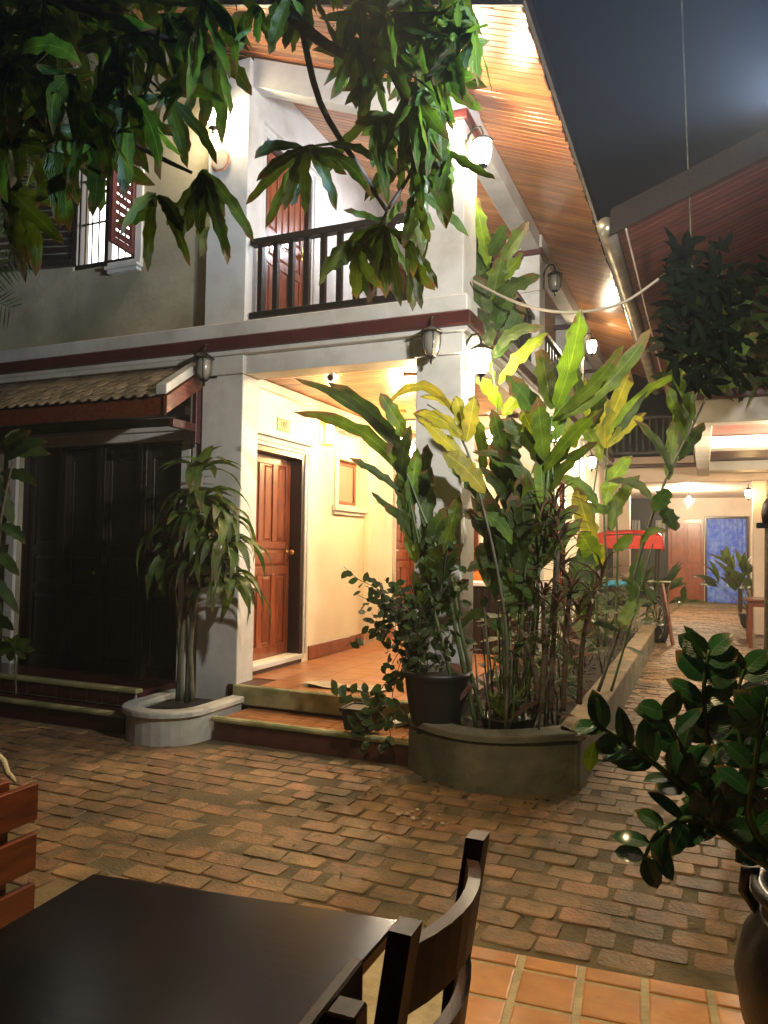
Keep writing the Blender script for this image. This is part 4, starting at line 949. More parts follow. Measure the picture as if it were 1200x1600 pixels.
# E: yellow green clump
T = empty('ginger_plant', (-1.1, 6.6, .24)); tag(T, 'yellow-green ginger clump with torn bright leaves farther along the bed', 'ginger plant', GRP)
for pts in ([(945, 1010), (948, 900), (944, 800), (950, 690)], [(935, 1010), (930, 900), (925, 800), (935, 720)], [(960, 1010), (965, 880), (962, 780)]): pxstem(T, pts, 6.6, .014, .006)
for s_, m in [((940, 690, 985, 578, 30), 'yellow'), ((945, 700, 945, 620, 34), 'yellow'), ((948, 700, 1010, 645, 20, .05), 'yellow'), ((950, 680, 1090, 576, 16, .12), 'gingerlimelit'), ((955, 690, 1012, 610, 14), 'palm'), ((940, 720, 915, 590, 30), 'gingerlimelit'), ((930, 700, 903, 665, 26, .1), 'gingerlimelit'),
              ((945, 790, 988, 712, 30, .1), 'gingerlimelit'), ((935, 790, 875, 745, 24, .1), 'ginger'), ((930, 860, 900, 760, 34), 'yellow'), ((940, 850, 912, 900, 44), 'yellow'), ((935, 880, 905, 830, 40), 'gingerlimelit'), ((955, 830, 1000, 742, 26, .1), 'ginger'), ((920, 850, 885, 950, 44), 'gingerdark'), ((940, 880, 905, 990, 40), 'gingerdark'),
              ((905, 640, 895, 560, 26), 'gingerdark'), ((925, 670, 940, 600, 26), 'gingerdark'), ((960, 800, 905, 800, 20, .1), 'ginger'), ((900, 700, 870, 640, 28), 'gingerlimelit'), ((960, 860, 990, 835, 22), 'ginger')]:
    pxleaf(T, s_, 6.6, m, dy=.12, wav=.08)
# F: leaning stalk right
T = empty('ginger_plant', (-.95, 6.3, .24)); tag(T, 'long ginger stalk leaning right over the path with drooping leaves', 'ginger plant', GRP)
pxstem(T, [(935, 1080), (975, 960), (1005, 850), (1040, 750), (1085, 660), (1112, 600), (1135, 545)], 6.2, .016, .006, 'palestem')
pxstem(T, [(955, 1080), (990, 960), (1020, 850)], 6.3, .012, .006, 'greenstem')
for s_, m in [((1045, 750, 1056, 650, 26), 'ginger'), ((1050, 740, 990, 655, 16, .08), 'gingerdark'), ((1018, 782, 948, 752, 20, .18), 'gingerdark'), ((1075, 690, 1040, 600, 24), 'ginger'), ((1085, 660, 1035, 545, 20, .03), 'ginger'), ((1105, 620, 1070, 520, 28), 'ginger'), ((1120, 580, 1150, 490, 30), 'gingerdark'),
              ((1125, 570, 1185, 520, 26), 'gingerdark'), ((1105, 615, 1168, 580, 26), 'gingerdark'), ((1045, 765, 1020, 800, 30), 'gingerdark'), ((1035, 790, 1056, 830, 30), 'gingerdark'), ((1135, 545, 1125, 470, 28), 'ginger'), ((1130, 560, 1100, 470, 26), 'gingerdark'), ((1060, 720, 1100, 660, 24), 'gingerdark'),
              ((1065, 700, 1085, 600, 28), 'gingerdark'), ((985, 940, 1000, 860, 24), 'ginger'), ((990, 935, 970, 985, 26), 'ginger'), ((1140, 530, 1170, 440, 28), 'gingerdark'), ((1000, 860, 1045, 830, 14, .2), 'ginger')]:
    pxleaf(T, s_, 6.2, m, dy=.12)
# H: cordylines
def whorl(T, c, n, L, wd, m, up=.5, droop=.5, seg=7, name='leaf', wav=.03, span=2*PI, a0=0, fold=.2):
    c = V(c)
    for k in range(n):
        a = a0+span*k/n+random.uniform(-.3, .3); e = random.uniform(up-.5, up+.6); l = L*random.uniform(.7, 1.15)
        d = V((math.cos(a)*math.cos(e), math.sin(a)*math.cos(e), math.sin(e)))
        p1 = c+d*l+V((0, 0, -droop*l*random.uniform(.5, 1.2)))
        leaf(T, c+V((0, 0, random.uniform(-.05, .05)))*L*1.5, p1, wd*random.uniform(.8, 1.2), V((0, 0, 1))+d*.01+V((random.uniform(-.3, .3), random.uniform(-.3, .3), 0)), m, arch=droop*.35, seg=seg, wav=wav, name=name, fold=fold)
T = empty('cordyline', (-1.05, 4.85, .24)); tag(T, 'dark red narrow-leaved cordyline with several bare stems among the ginger', 'cordyline')
for bx, pts in enumerate(([(860, 1110), (866, 980), (872, 860)], [(880, 1110), (885, 1000), (890, 920)], [(845, 1110), (850, 1020), (848, 930)], [(905, 1100), (910, 1010), (925, 930)], [(835, 1115), (838, 1060), (815, 985)])): pxstem(T, pts, 4.85, .020, .013, 'bark')
for (x, y_) in ((872, 850), (866, 790), (870, 820), (876, 890), (893, 925), (850, 935), (925, 930), (905, 960), (868, 955), (940, 905), (880, 1000)):
    whorl(T, at(x, y_, 4.85+random.uniform(-.08, .12)), 16, .34, .021, 'cordy', up=.6, droop=.5, seg=6)
# I: low greenery in the bed
T = empty('bed_shrub', (-1.2, 7.0, .24)); tag(T, 'low leafy undergrowth filling the far half of the garden bed', 'shrub')
for k in range(60):
    y_ = random.uniform(6.2, 11.5); x = random.uniform(-1.6, -.85); c = V((x, y_, .24))
    for j in range(3):
        a = random.uniform(0, 2*PI); h = random.uniform(.25, .85); p1 = c+V((math.cos(a)*.2, math.sin(a)*.2, h)); leaf(T, p1, p1+V((math.cos(a)*.22, math.sin(a)*.22, random.uniform(-.08, .2))), random.uniform(.06, .11), V((0, -.4, 1)), random.choice(['bush', 'gingerdark', 'bush']), seg=5)
        if j == 0: stem(T, [c, c.lerp(p1, .5)+V((.01, 0, 0)), p1], .006, .003, 'palestem')
T = empty('bed_grasses', (-1.2, 5.0, .24)); tag(T, 'thin green stalks and low leaves at the front of the bed', 'plant')
for k in range(38):
    x, y_ = random.uniform(-1.5, -.95), random.uniform(4.72, 6.0); h = random.uniform(.3, .9); c = V((x, y_, .24)); p1 = c+V((random.uniform(-.12, .12), random.uniform(-.1, .1), h))
    stem(T, [c, c.lerp(p1, .5)+V((random.uniform(-.03, .03), 0, 0)), p1], .009, .005, random.choice(['greenstem', 'palestem', 'palestem']))
    if k % 2: leaf(T, p1, p1+V((random.uniform(-.2, .2), random.uniform(-.15, .05), random.uniform(-.1, .12))), .06, V((0, -.6, 1)), random.choice(['bush', 'gingerdark']), seg=5)
for k in range(110):
    x, y_, z = random.uniform(-1.62, -.92), random.uniform(4.75, 6.6), .24+abs(random.gauss(0, .38)); a = random.uniform(0, 6.28); l = random.uniform(.12, .26)
    leaf(T, V((x, y_, z)), V((x+math.cos(a)*l, y_+math.sin(a)*l*.7, z+random.uniform(-.12, .10))), random.uniform(.03, .075), V((random.gauss(0, .4), -.6, .8)), random.choice(['bush', 'gingerdark', 'gingerdark', 'cordy']), seg=6, arch=.12)
for k in range(26):
    a = random.uniform(0, 6.28); c = LP+V((0, 0, .13)); leaf(T, c+V((random.uniform(-.1, .1), random.uniform(-.1, .1), 0)), c+V((math.cos(a)*.16, math.sin(a)*.16, random.uniform(.1, .26))), .035, V((0, -.5, 1)), random.choice(['ginger', 'gingerlimelit', 'palm']), seg=5)
pxleaf(T, (908, 970, 928, 948, 12), 5.0, 'paper' if False else 'gingerlimelit'); pxleaf(T, (925, 975, 972, 990, 14, .1), 5.0, 'palm')

# dracaena in the left planter
T = empty('dracaena', (-3.85, 4.95, .19)); tag(T, 'drooping dark dracaena growing from the white planter', 'dracaena')
for pts in ([(278, 1095), (286, 980), (300, 860), (316, 740)], [(292, 1098), (300, 980), (315, 870), (340, 800)], [(300, 1095), (296, 990), (290, 900), (292, 830)], [(284, 1095), (280, 1000), (272, 920)]): pxstem(T, pts, 4.93, .024, .013, 'palestem')
for (x, y_, n) in ((314, 735, 20), (316, 780, 24), (335, 805, 26), (290, 820, 24), (350, 850, 26), (325, 880, 24), (280, 860, 16), (350, 905, 18)):
    whorl(T, at(x, y_, 4.9), n, .37, .082, 'drac', up=.55 if y_ < 760 else .1, droop=.55 if y_ < 760 else .85, seg=7, wav=.03)

# shrub in the black pot and trailing plant
def bushy(T, c, R, n, m, lw=.034, ll=.06, twigs=12):
    c = V(c); R = V(R)
    for k in range(twigs):
        d = V((random.gauss(0, 1), random.gauss(0, 1), random.gauss(.3, 1))).normalized(); e = c+V((d.x*R.x, d.y*R.y, d.z*R.z))*random.uniform(.7, 1.0)
        stem(T, [c-V((0, 0, R.z*.6)), c.lerp(e, .5)+V((0, 0, .03)), e], .005, .0025, 'palestem', 'twig')
    for k in range(n):
        d = V((random.gauss(0, 1), random.gauss(0, 1), random.gauss(0, 1))).normalized()*random.random()**.45
        p = c+V((d.x*R.x, d.y*R.y, d.z*R.z)); q = V((random.gauss(0, 1), random.gauss(0, 1), random.gauss(0, .8))).normalized()
        leaf(T, p, p+q*ll*random.uniform(.7, 1.3), lw*random.uniform(.8, 1.3), V((random.gauss(0, .6), -.7, random.random())), m, seg=4, wav=.02)
T = empty('potted_shrub', BP+V((0, 0, .38))); tag(T, 'small-leaved shrub spilling out of the tall black pot', 'shrub')
bushy(T, at(650, 985, 4.75), (.33, .25, .36), 330, 'bush', .040, .068, 22)
bushy(T, at(690, 900, 4.8), (.20, .2, .26), 80, 'bush', .040, .068, 10)
bushy(T, at(600, 940, 4.75), (.22, .2, .20), 60, 'bush', .038, .066, 8)
for pts in ([(660, 1020), (620, 950), (590, 920), (560, 905), (537, 885)], [(650, 1000), (600, 985), (565, 990), (540, 1010)], [(655, 960), (620, 925), (600, 905)], [(650, 980), (600, 950), (560, 930)]):
    pxstem(T, pts, 4.78, .004, .002, 'palestem', 'twig')
    for i in range(len(pts)-1):
        for t in (0, .35, .7):
            x = pts[i][0]*(1-t)+pts[i+1][0]*t; y_ = pts[i][1]*(1-t)+pts[i+1][1]*t; a = random.uniform(0, 6.28); pxleaf(T, (x, y_, x+17*math.cos(a), y_+17*math.sin(a), 12), 4.78, 'bush', dy=.03, seg=4)
T = empty('trailing_plant', SP+V((0, 0, .14))); tag(T, 'trailing small-leaved plant hanging over the two porch steps', 'plant')
for pts in ([(655, 1040), (625, 1050), (600, 1070), (585, 1100), (575, 1140), (570, 1175)], [(575, 1100), (600, 1120), (610, 1150), (600, 1172)], [(640, 1030), (620, 1060), (612, 1100), (620, 1140)], [(590, 1095), (560, 1080), (535, 1090), (520, 1065)], [(600, 1100), (560, 1130), (545, 1150)], [(620, 1100), (640, 1130)]):
    pxstem(T, pts, 4.72, .004, .002, 'palestem', 'twig')
    for i in range(len(pts)-1):
        for t in (0, .25, .5, .75):
            x = pts[i][0]*(1-t)+pts[i+1][0]*t+random.uniform(-6, 6); y_ = pts[i][1]*(1-t)+pts[i+1][1]*t; a = random.uniform(0, 6.28); pxleaf(T, (x, y_, x+18*math.cos(a), y_+18*math.sin(a), 14), 4.72, random.choice(['bush', 'bush', 'gingerdark']), dy=.04, seg=4)

# ZZ plant in the urn
T = empty('glossy_potted_plant', UR+V((0, 0, .56))); tag(T, 'glossy oval-leaved plant spreading from the clay urn at the lower right', 'plant')
base = UR+V((0, 0, .55))
def zzstem(pts, Ys, n=9, ln=64, wd=34, tip=True, curl=1):
    P = [base+V((random.uniform(-.06, .06), random.uniform(-.06, .06), 0))]+[at(x, y_, q) for (x, y_), q in zip(pts, Ys)]
    out = []
    for i in range(len(P)-1):
        a, b_, c, d_ = P[max(i-1, 0)], P[i], P[i+1], P[min(i+2, len(P)-1)]
        for t in (0, .2, .4, .6, .8): out.append(.5*((2*b_)+(c-a)*t+(2*a-5*b_+4*c-d_)*t*t+(3*b_-a-3*c+d_)*t**3))
    out.append(P[-1]); stem(T, out, .013, .004, 'gingerdark', 'stem')
    N = len(out)
    for k in range(n):
        f = .30+.70*k/(n-1); i = min(N-2, int(f*(N-1))); p = out[i]; d = (out[i+1]-out[i]).normalized()
        for sg in (-1, 1):
            vw = (CAM-p).normalized(); sd = d.cross(vw).normalized()*sg
            dirn = (sd*random.uniform(.7, 1.0)+d*random.uniform(.35, .9)+V((0, 0, random.uniform(0, .35)))).normalized()
            dep = (p-CAM).dot(FW); l = ln*dep/F_PX*random.uniform(.8, 1.15)*(.8 if k == n-1 else 1)
            leaf(T, p, p+dirn*l, wd*dep/F_PX*random.uniform(.8, 1.15), vw*.7+V((random.uniform(-.6, .6), random.uniform(-.4, .4), random.uniform(0, .9))), 'zz', seg=6, wav=.015, fold=.10, prof=.62, arch=.06, peak=.9)
zzstem([(1150, 1300), (1050, 1215), (985, 1165), (925, 1128)], [2.2, 2.0, 1.9, 1.85], 10, 58, 30)
zzstem([(1150, 1290), (1110, 1180), (1100, 1080), (1108, 1015)], [2.3, 2.25, 2.2, 2.2], 9, 60, 40)
zzstem([(1170, 1290), (1160, 1180), (1150, 1100), (1165, 1040)], [2.3, 2.3, 2.3, 2.3], 9, 60, 38)
zzstem([(1140, 1310), (1080, 1280), (1030, 1300), (1005, 1345)], [2.1, 2.0, 1.95, 1.95], 6, 60, 30)
zzstem([(1140, 1310), (1100, 1230), (1060, 1160), (1035, 1110)], [2.15, 2.1, 2.05, 2.0], 9, 56, 30)
zzstem([(1190, 1290), (1210, 1190), (1225, 1120)], [2.2, 2.1, 2.0], 8, 60, 38)
zzstem([(1180, 1300), (1180, 1200), (1200, 1090)], [2.1, 2.0, 1.95], 8, 58, 36)
zzstem([(1160, 1300), (1120, 1250), (1090, 1200)], [2.2, 2.25, 2.3], 7, 56, 34)
pxleaf(T, (928, 1160, 918, 1208, 24), 1.85, 'gingerlimelit', dy=.01, seg=6, wav=.01)  # single bright leaf, its highlight put into the colour

# ---------------------------------------------------------------- mango tree overhead
TR = empty('mango_tree', (-3.1, 1.2, 0)); tag(TR, 'mango tree whose long hanging leaves fill the top of the view', 'tree')
stem(TR, [(-3.1, 1.2, -.02), (-3.08, 1.22, .8), (-3.0, 1.3, 1.8), (-2.8, 1.45, 2.7), (-2.5, 1.6, 3.3)], .16, .09, 'bark', 'trunk', 12)
def mbranch(pts, Y, r0, r1, frm=None):
    P = ([V(frm)] if frm else [])+[at(x, y_, q) for (x, y_), q in zip(pts, Y)]; P0 = V(TR.location)
    out = []
    for i in range(len(P)-1):
        a, b_, c, d_ = P[max(i-1, 0)], P[i], P[i+1], P[min(i+2, len(P)-1)]
        for t in (0, .25, .5, .75): out.append(.5*((2*b_)+(c-a)*t+(2*a-5*b_+4*c-d_)*t*t+(3*b_-a-3*c+d_)*t**3))
    out.append(P[-1]); return stem(TR, out, r0, r1, 'bark', 'branch', 8)
mbranch([(150, -160), (390, -40), (470, 40), (545, 90), (610, 112)], [2.2, 2.5, 2.6, 2.7, 2.75], .05, .011, (-2.5, 1.6, 3.3))
mbranch([(470, 35), (500, 160), (560, 260), (605, 330)], [2.6, 2.65, 2.7, 2.75], .016, .009)
mbranch([(610, 112), (640, 180), (645, 260), (610, 320), (585, 370)], [2.75, 2.8, 2.8, 2.8, 2.8], .011, .005)
mbranch([(545, 90), (600, 30), (690, 20)], [2.7, 2.75, 2.8], .010, .006)
mbranch([(-60, 60), (100, 150), (220, 230), (300, 270)], [2.1, 2.3, 2.4, 2.5], .03, .006, (-2.5, 1.6, 3.3))
mbranch([(-60, -60), (120, 10), (260, 60), (335, 90)], [2.1, 2.3, 2.4, 2.5], .035, .007, (-2.5, 1.6, 3.3))
NL = [0]
def mwhorl(px, py, Y, n, ln, hang=1.0, m='mango', a_lo=-1.2, a_hi=4.3, wd=25):
    "leaves radiating from a twig tip, seen broad side; angles measured clockwise from right (screen)"
    for k in range(n):
        a = a_lo+(a_hi-a_lo)*(k+random.uniform(.1, .9))/n; l = ln*random.uniform(.6, 1.15)
        if random.random() < .55: a = random.gauss(PI/2, .55)
        dx, dy = math.cos(a)*l*.85, math.sin(a)*l*.9+hang*l*.25
        pxleaf(TR, (px+random.uniform(-4, 4), py+random.uniform(-4, 4), px+dx, py+dy, wd*random.uniform(.72, 1.05), random.uniform(-.06, .12)*(1 if abs(math.cos(a)) > .4 else .2)), Y, m, dy=.12, spread=.55, seg=10, wav=.09, prof=.48, peak=1.0, fold=.2)
random.seed(21)
mwhorl(338, 85, 2.5, 11, 125, wd=27); mwhorl(320, 268, 2.5, 12, 120, wd=26); mwhorl(478, 230, 2.6, 12, 120, wd=25)
mwhorl(245, 305, 2.45, 7, 110, a_lo=.2, a_hi=2.8); mwhorl(400, 5, 2.45, 3, 85, a_lo=1.2, a_hi=2.0, wd=26); mwhorl(255, 150, 2.4, 8, 125)
mwhorl(600, 350, 2.75, 12, 105); mwhorl(560, 380, 2.75, 7, 85, a_lo=.6, a_hi=2.6); mwhorl(640, 130, 2.75, 14, 110); mwhorl(650, 240, 2.8, 12, 100)
mwhorl(700, 60, 2.8, 12, 95); mwhorl(600, 20, 2.75, 12, 100); mwhorl(690, 130, 2.8, 8, 90); mwhorl(560, 60, 2.7, 6, 110, a_lo=.2, a_hi=2.0); mwhorl(700, 235, 2.85, 9, 85); mwhorl(650, 300, 2.8, 8, 100, a_lo=-.4, a_hi=2.2)
mwhorl(590, 180, 2.7, 6, 110, a_lo=.3, a_hi=2.2); mwhorl(715, 5, 2.8, 8, 80); mwhorl(450, -10, 2.5, 5, 80, a_lo=.4, a_hi=2.6); mwhorl(640, 380, 2.8, 5, 90, a_lo=.2, a_hi=2.4)
for (x, y_) in ((150, 225), (80, 210), (10, 290), (30, 180), (120, 120), (190, 60), (60, 40), (200, 150), (20, 90), (260, 20), (140, 160), (0, 230), (320, 0)):
    mwhorl(x, y_, 2.3+random.uniform(-.1, .15), 8, 125, wd=31)
random.seed(5)
for (x, y_) in ((600, 90), (660, 60), (640, 190), (690, 170), (560, 0), (480, -20), (740, 40)): mwhorl(x, y_, 2.8, 8, 100)
# the dense shaded part of the crown, beyond separate leaves
dm = MB(); dm.uv = []
for k in range(620):
    x = random.uniform(-160, 360)**1; y_ = random.uniform(-260, 230)
    if x > 120 and y_ > 160-(x-120)*.7: continue
    if y_ > 60 and random.random() < .25: continue
    Y = random.uniform(2.3, 3.3); p0 = at(x, y_, Y); a = random.uniform(-.4, 3.5); q = at(x+100*math.cos(a), y_+100*math.sin(a)+20, Y+random.uniform(-.15, .15))
    leaf_geo(dm, p0-V(TR.location), q-V(TR.location), random.uniform(.055, .08), V((random.uniform(-1, 1), -.8, random.uniform(-.6, .9))), seg=5)
for k in range(190):
    x = random.uniform(420, 750); y_ = random.uniform(-180, 110 if 570 < x < 710 else -60); Y = random.uniform(2.75, 3.1); p0 = at(x, y_, Y); a = random.uniform(-.4, 3.5); q = at(x+85*math.cos(a), y_+85*math.sin(a)+20, Y)
    leaf_geo(dm, p0-V(TR.location), q-V(TR.location), random.uniform(.055, .075), V((random.uniform(-1, 1), -.8, random.uniform(-.6, .9))), seg=5)
o = dm.build('crown', 'mango', TR, smooth=True); o['kind'] = 'stuff'
for o_ in TR.children: pass

# palm at the left edge
T = empty('palm', (-5.9, 4.0, 0)); tag(T, 'thin-leaved palm in front of the upper left wall', 'palm')
stem(T, [(-5.9, 4.0, -.02), (-5.85, 4.02, 1.5), (-5.8, 4.05, 3.2)], .06, .045, 'bark', 'trunk', 10)
top = V((-5.8, 4.05, 3.2))
for k, (x, y_) in enumerate(((60, 250), (10, 160), (-40, 260), (130, 90), (45, 400), (-60, 420), (240, 120), (110, 150), (15, 480))):
    e = at(x, y_, 4.0+random.uniform(-.3, .3)); mid = top.lerp(e, .55)+V((0, 0, .25)); pts = [top.lerp(mid, t).lerp(mid.lerp(e, t), t) for t in [i/10 for i in range(11)]]
    stem(T, pts, .010, .003, 'greenstem', 'frond_rib'); fb_ = MB(); fb_.uv = []
    for i in range(2, 11):
        for h_ in (0, .5):
            c = pts[i] if h_ == 0 or i == 10 else pts[i].lerp(pts[i+1], .5); d = (pts[min(i+1, 10)]-pts[i-1]).normalized()
            for sg in (-1, 1):
                sd = d.cross(V((.2, -1, .2))).normalized()*sg; l = .26*(1-abs(i-5)/9)
                leaf_geo(fb_, c-V(T.location), c+sd*l+d*l*.6+V((0, 0, -.05))-V(T.location), .018, V((0, -1, .3)), seg=3, fold=.1)
    fb_.build('frond', 'palm', T)
# plants at the left edge
T = empty('rosette_plant', (-5.5, 4.45, 0)); tag(T, 'small pale green rosette plant by the dark door platform', 'plant')
pxstem(T, [(25, 1085), (24, 1040), (22, 1012)], 4.45, .008, .005, 'palestem')
for a in range(8):
    t = a*PI/4+.2; pxleaf(T, (22, 1012, 22+34*math.cos(t), 1012+22*math.sin(t), 15, .05), 4.45, 'ginger', dy=.03, spread=.3, seg=5, prof=.6)
T = empty('dark_shrub', (-5.6, 4.4, 0)); tag(T, 'tall dark shrub standing at the left edge before the door', 'shrub')
pxstem(T, [(-20, 1100), (-10, 950), (0, 820), (20, 720)], 4.4, .02, .008, 'bark')
for s_ in [(10, 720, 75, 690, 26, .1), (0, 740, 60, 760, 22, .1), (5, 790, -30, 700, 26), (0, 820, 40, 850, 22, .1), (-5, 860, 30, 900, 22), (-10, 900, 30, 960, 20), (10, 700, 30, 670, 24), (15, 710, 80, 710, 24, .1), (0, 760, 20, 820, 24), (-10, 840, 15, 760, 26), (0, 700, 50, 672, 24), (-10, 930, -5, 1010, 24), (-10, 960, 22, 985, 20), (-14, 880, 14, 850, 20)]:
    pxleaf(T, s_, 4.4, 'bush', dy=.1)

# creeper on the right balcony
T = empty('balcony_plant', (.2, 8.3, 3.2)); tag(T, 'dark leafy plants massed along the right-hand balcony rail', 'plant')
pot_ = MB().lathe([(.10, .22), (.14, .24), (.17, .40), (.18, .41)], (.3, .55, 0), 14).build('pot', 'clay', T)
random.seed(31)
for k in range(190):
    x = random.uniform(1050, 1230); lo = 420+max(0, (1110-x))*.6; y_ = random.uniform(lo, 600); a = random.uniform(0, 2*PI); l = random.uniform(30, 60)
    pxleaf(T, (x, y_, x+l*math.cos(a), y_+l*abs(math.sin(a)), 13), 8.3+random.uniform(-.2, .3), random.choice(['bush', 'gingerdark']), dy=.1, spread=.8, seg=5)
for x in (1080, 1110, 1140, 1175): pxstem(T, [(x, 600), (x+5, 540), (x-5, 460)], 8.4, .008, .004, 'palestem')

# dark tree crown between the lane and the right-hand eaves
T = empty('dark_tree', (1.5, 7.4, 0)); tag(T, 'dark tree crown hanging in front of the right-hand eaves', 'tree')
stem(T, [(1.5, 7.4, -.02), (1.45, 7.3, 1.5), (1.2, 7.1, 3.2), (.95, 6.6, 3.5)], .09, .02, 'darkwood', 'trunk', 8)
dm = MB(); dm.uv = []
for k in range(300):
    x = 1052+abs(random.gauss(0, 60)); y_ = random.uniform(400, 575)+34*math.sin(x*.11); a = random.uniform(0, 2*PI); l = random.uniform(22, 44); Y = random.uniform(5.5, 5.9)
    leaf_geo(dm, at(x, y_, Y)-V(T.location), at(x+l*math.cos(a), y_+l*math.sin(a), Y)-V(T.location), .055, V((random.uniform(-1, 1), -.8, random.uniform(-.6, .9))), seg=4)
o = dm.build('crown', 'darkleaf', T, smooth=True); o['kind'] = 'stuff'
# cables, pole
T = MB()
def cable(name, pts, Y, r, m, label, grp=None):
    P = [at(x, y_, q) for (x, y_), q in zip(pts, Y)]; out = []
    for i in range(len(P)-1):
        a, b_, c, d_ = P[max(i-1, 0)], P[i], P[i+1], P[min(i+2, len(P)-1)]
        for t in (0, .2, .4, .6, .8): out.append(.5*((2*b_)+(c-a)*t+(2*a-5*b_+4*c-d_)*t*t+(3*b_-a-3*c+d_)*t**3))
    out.append(P[-1]); o = MB().tube(out, r, 6).build(name, m, None, smooth=True); return tag(o, label, 'cable', grp)
cable('sagging_cable', [(738, 439), (800, 470), (860, 486), (920, 486), (975, 472), (1030, 435), (1079, 395)], [5.5, 5.55, 5.6, 5.7, 5.8, 5.9, 6.0], .011, 'cable', 'thick pale cable sagging from the corner pillar across the path')
cable('thin_wire', [(737, 466), (790, 462), (850, 452)], [5.6, 6.8, 8.2], .0035, 'cable', 'thin wire strung between the two upper pillars')
cable('hanging_wire', [(1064, -30), (1072, 180), (1080, 380), (1087, 520)], [6.1, 6.1, 6.1, 6.1], .007, 'palestem', 'straight pale wire hanging down before the dark eaves')

# ---------------------------------------------------------------- veranda furniture
T = empty('reception_counter', (-2.4, 8.0, .33)); tag(T, 'dark slatted counter with a white top on the veranda', 'counter')
MB().box(-.30, 0, 0, .66, .45, .735).build('body', 'darkdoor', T, .004)
MB().box(-.33, -.04, .737, .69, .48, .775).build('counter_top', 'white', T, .006)
for k in range(12): MB().box(-.29+k*.078, -.018, .02, -.29+k*.078+.055, -.001, .72).build('slat', 'darkdoor', T, .003)
T = empty('arched_chair', (-2.35, 8.65, .33)); tag(T, 'orange wooden chair with an arched back behind the counter', 'chair')
P_ = [(-.26, .80), (-.23, .84), (-.12, .89), (.12, .89), (.23, .84), (.26, .80), (.26, .50), (-.26, .50)]
b = MB(); b.v = [(x, -.015, z) for x, z in P_]+[(x, .015, z) for x, z in P_]; b.f = [tuple(range(8)), tuple(range(15, 7, -1))]+[(i, 8+i, 8+(i+1) % 8, (i+1) % 8) for i in range(8)]; b.build('backrest', 'orange', T, .004)
MB().box(-.25, .02, .42, .25, .45, .46).build('seat', 'orange', T, .004)
for x in (-.22, .19):
    for y_ in (-.01, .40): MB().box(x, y_, 0, x+.035, y_+.035, .418 if y_ > 0 else .52).build('leg', 'orange', T)

# door mat / papers on porch
T = empty('door_mat', at(540, 1075, 5.55)); T.location.z = .333; tag(T, 'crumpled pale mat lying on the porch tiles', 'mat')
b = MB(); n = 10
for i in range(n+1):
    for j in range(6): b.v.append((-.38+.072*i+.01*math.sin(j), -.09+.045*j, .012+.010*math.sin(i*1.3+j)+.006*math.cos(j*2.1)))
for i in range(n):
    for j in range(5): b.f.append((i*6+j, (i+1)*6+j, (i+1)*6+j+1, i*6+j+1))
o = b.build('sheet', 'paper', T); sm = o.modifiers.new('s', 'SOLIDIFY'); sm.thickness = .004

# ---------------------------------------------------------------- foreground table and chairs
T = empty('dining_table', (-.92, 1.0, 0)); tag(T, 'dark varnished square table in the foreground', 'table')
def relp(b): b.v = [(x+.92, y_-1.0, z) for x, y_, z in b.v]; return b
tp4 = [(-1.275, 1.335), (-.566, 1.432), (-.585, .62), (-1.22, .56)]
relp(MB().prism(tp4[::-1], .722, .75)).build('tabletop', 'tabletop', T, .004, segs=2)
relp(MB().box(-1.19, 1.25, .64, -.63, 1.275, .718).box(-1.19, .66, .64, -.63, .685, .718)).build('apron', 'brownwood', T, .003)
for x, y_ in ((-1.20, 1.24), (-.66, 1.26), (-1.18, .66), (-.67, .68)): relp(MB().box(x, y_, .012, x+.05, y_+.05, .72)).build('leg', 'brownwood', T, .004)
def chair(name, loc, rz, label, m='brownwood', ph=.97, wd=.42, lean=.06, group='wooden chairs round the table'):
    "seat faces local +x; back at x = 0, width along y"
    T = empty(name, loc, rz); tag(T, label, 'chair', group); h = wd/2
    for s in (-1, 1):
        b = MB(); y_ = s*h; pp = [(0.02, 0), (0, .45), (-lean*.4, .72), (-lean, ph)]
        for i in range(3):
            (xa, za), (xb, zb) = pp[i], pp[i+1]
            o = len(b.v)
            b.add([(xa-.017, y_-.0225, za), (xa+.017, y_-.0225, za), (xa+.017, y_+.0225, za), (xa-.017, y_+.0225, za), (xb-.017, y_-.0225, zb), (xb+.017, y_-.0225, zb), (xb+.017, y_+.0225, zb), (xb-.017, y_+.0225, zb)],
                  ([(0, 3, 2, 1)] if i == 0 else [])+([(4, 5, 6, 7)] if i == 2 else [])+[(0, 1, 5, 4), (1, 2, 6, 5), (2, 3, 7, 6), (3, 0, 4, 7)])
        b.build('back_post', m, T)
        MB().box(.36, y_-.02, 0, .40, y_+.02, .43).build('leg', m, T, .003)
        MB().box(.022, y_-.012, .18, .358, y_+.012, .21).build('stretcher', m, T)
    for z0, z1, xo in ((ph-.135, ph-.035, -lean*.75), (ph-.29, ph-.20, -lean*.5)):
        b = MB(); n = 8
        for i in range(n+1):
            y_ = -h+.024+(wd-.048)*i/n; c = -.035*(1-(2*i/n-1)**2); x = xo+c
            b.v += [(x-.011, y_, z0), (x+.011, y_, z0), (x+.011-.012, y_, z1), (x-.011-.012, y_, z1)]
        for i in range(n):
            for q in range(4): b.f.append((4*i+q, 4*i+(q+1) % 4, 4*(i+1)+(q+1) % 4, 4*(i+1)+q))
        b.f += [(3, 2, 1, 0), (4*n, 4*n+1, 4*n+2, 4*n+3)]; b.build('back_slat', m, T)
    for k in range(5): MB().box(.02, -h+.02+k*(wd-.04)/5, .435, .42, -h+.014+(k+1)*(wd-.04)/5, .455).build('seat_slat', m, T, .003)
    return T
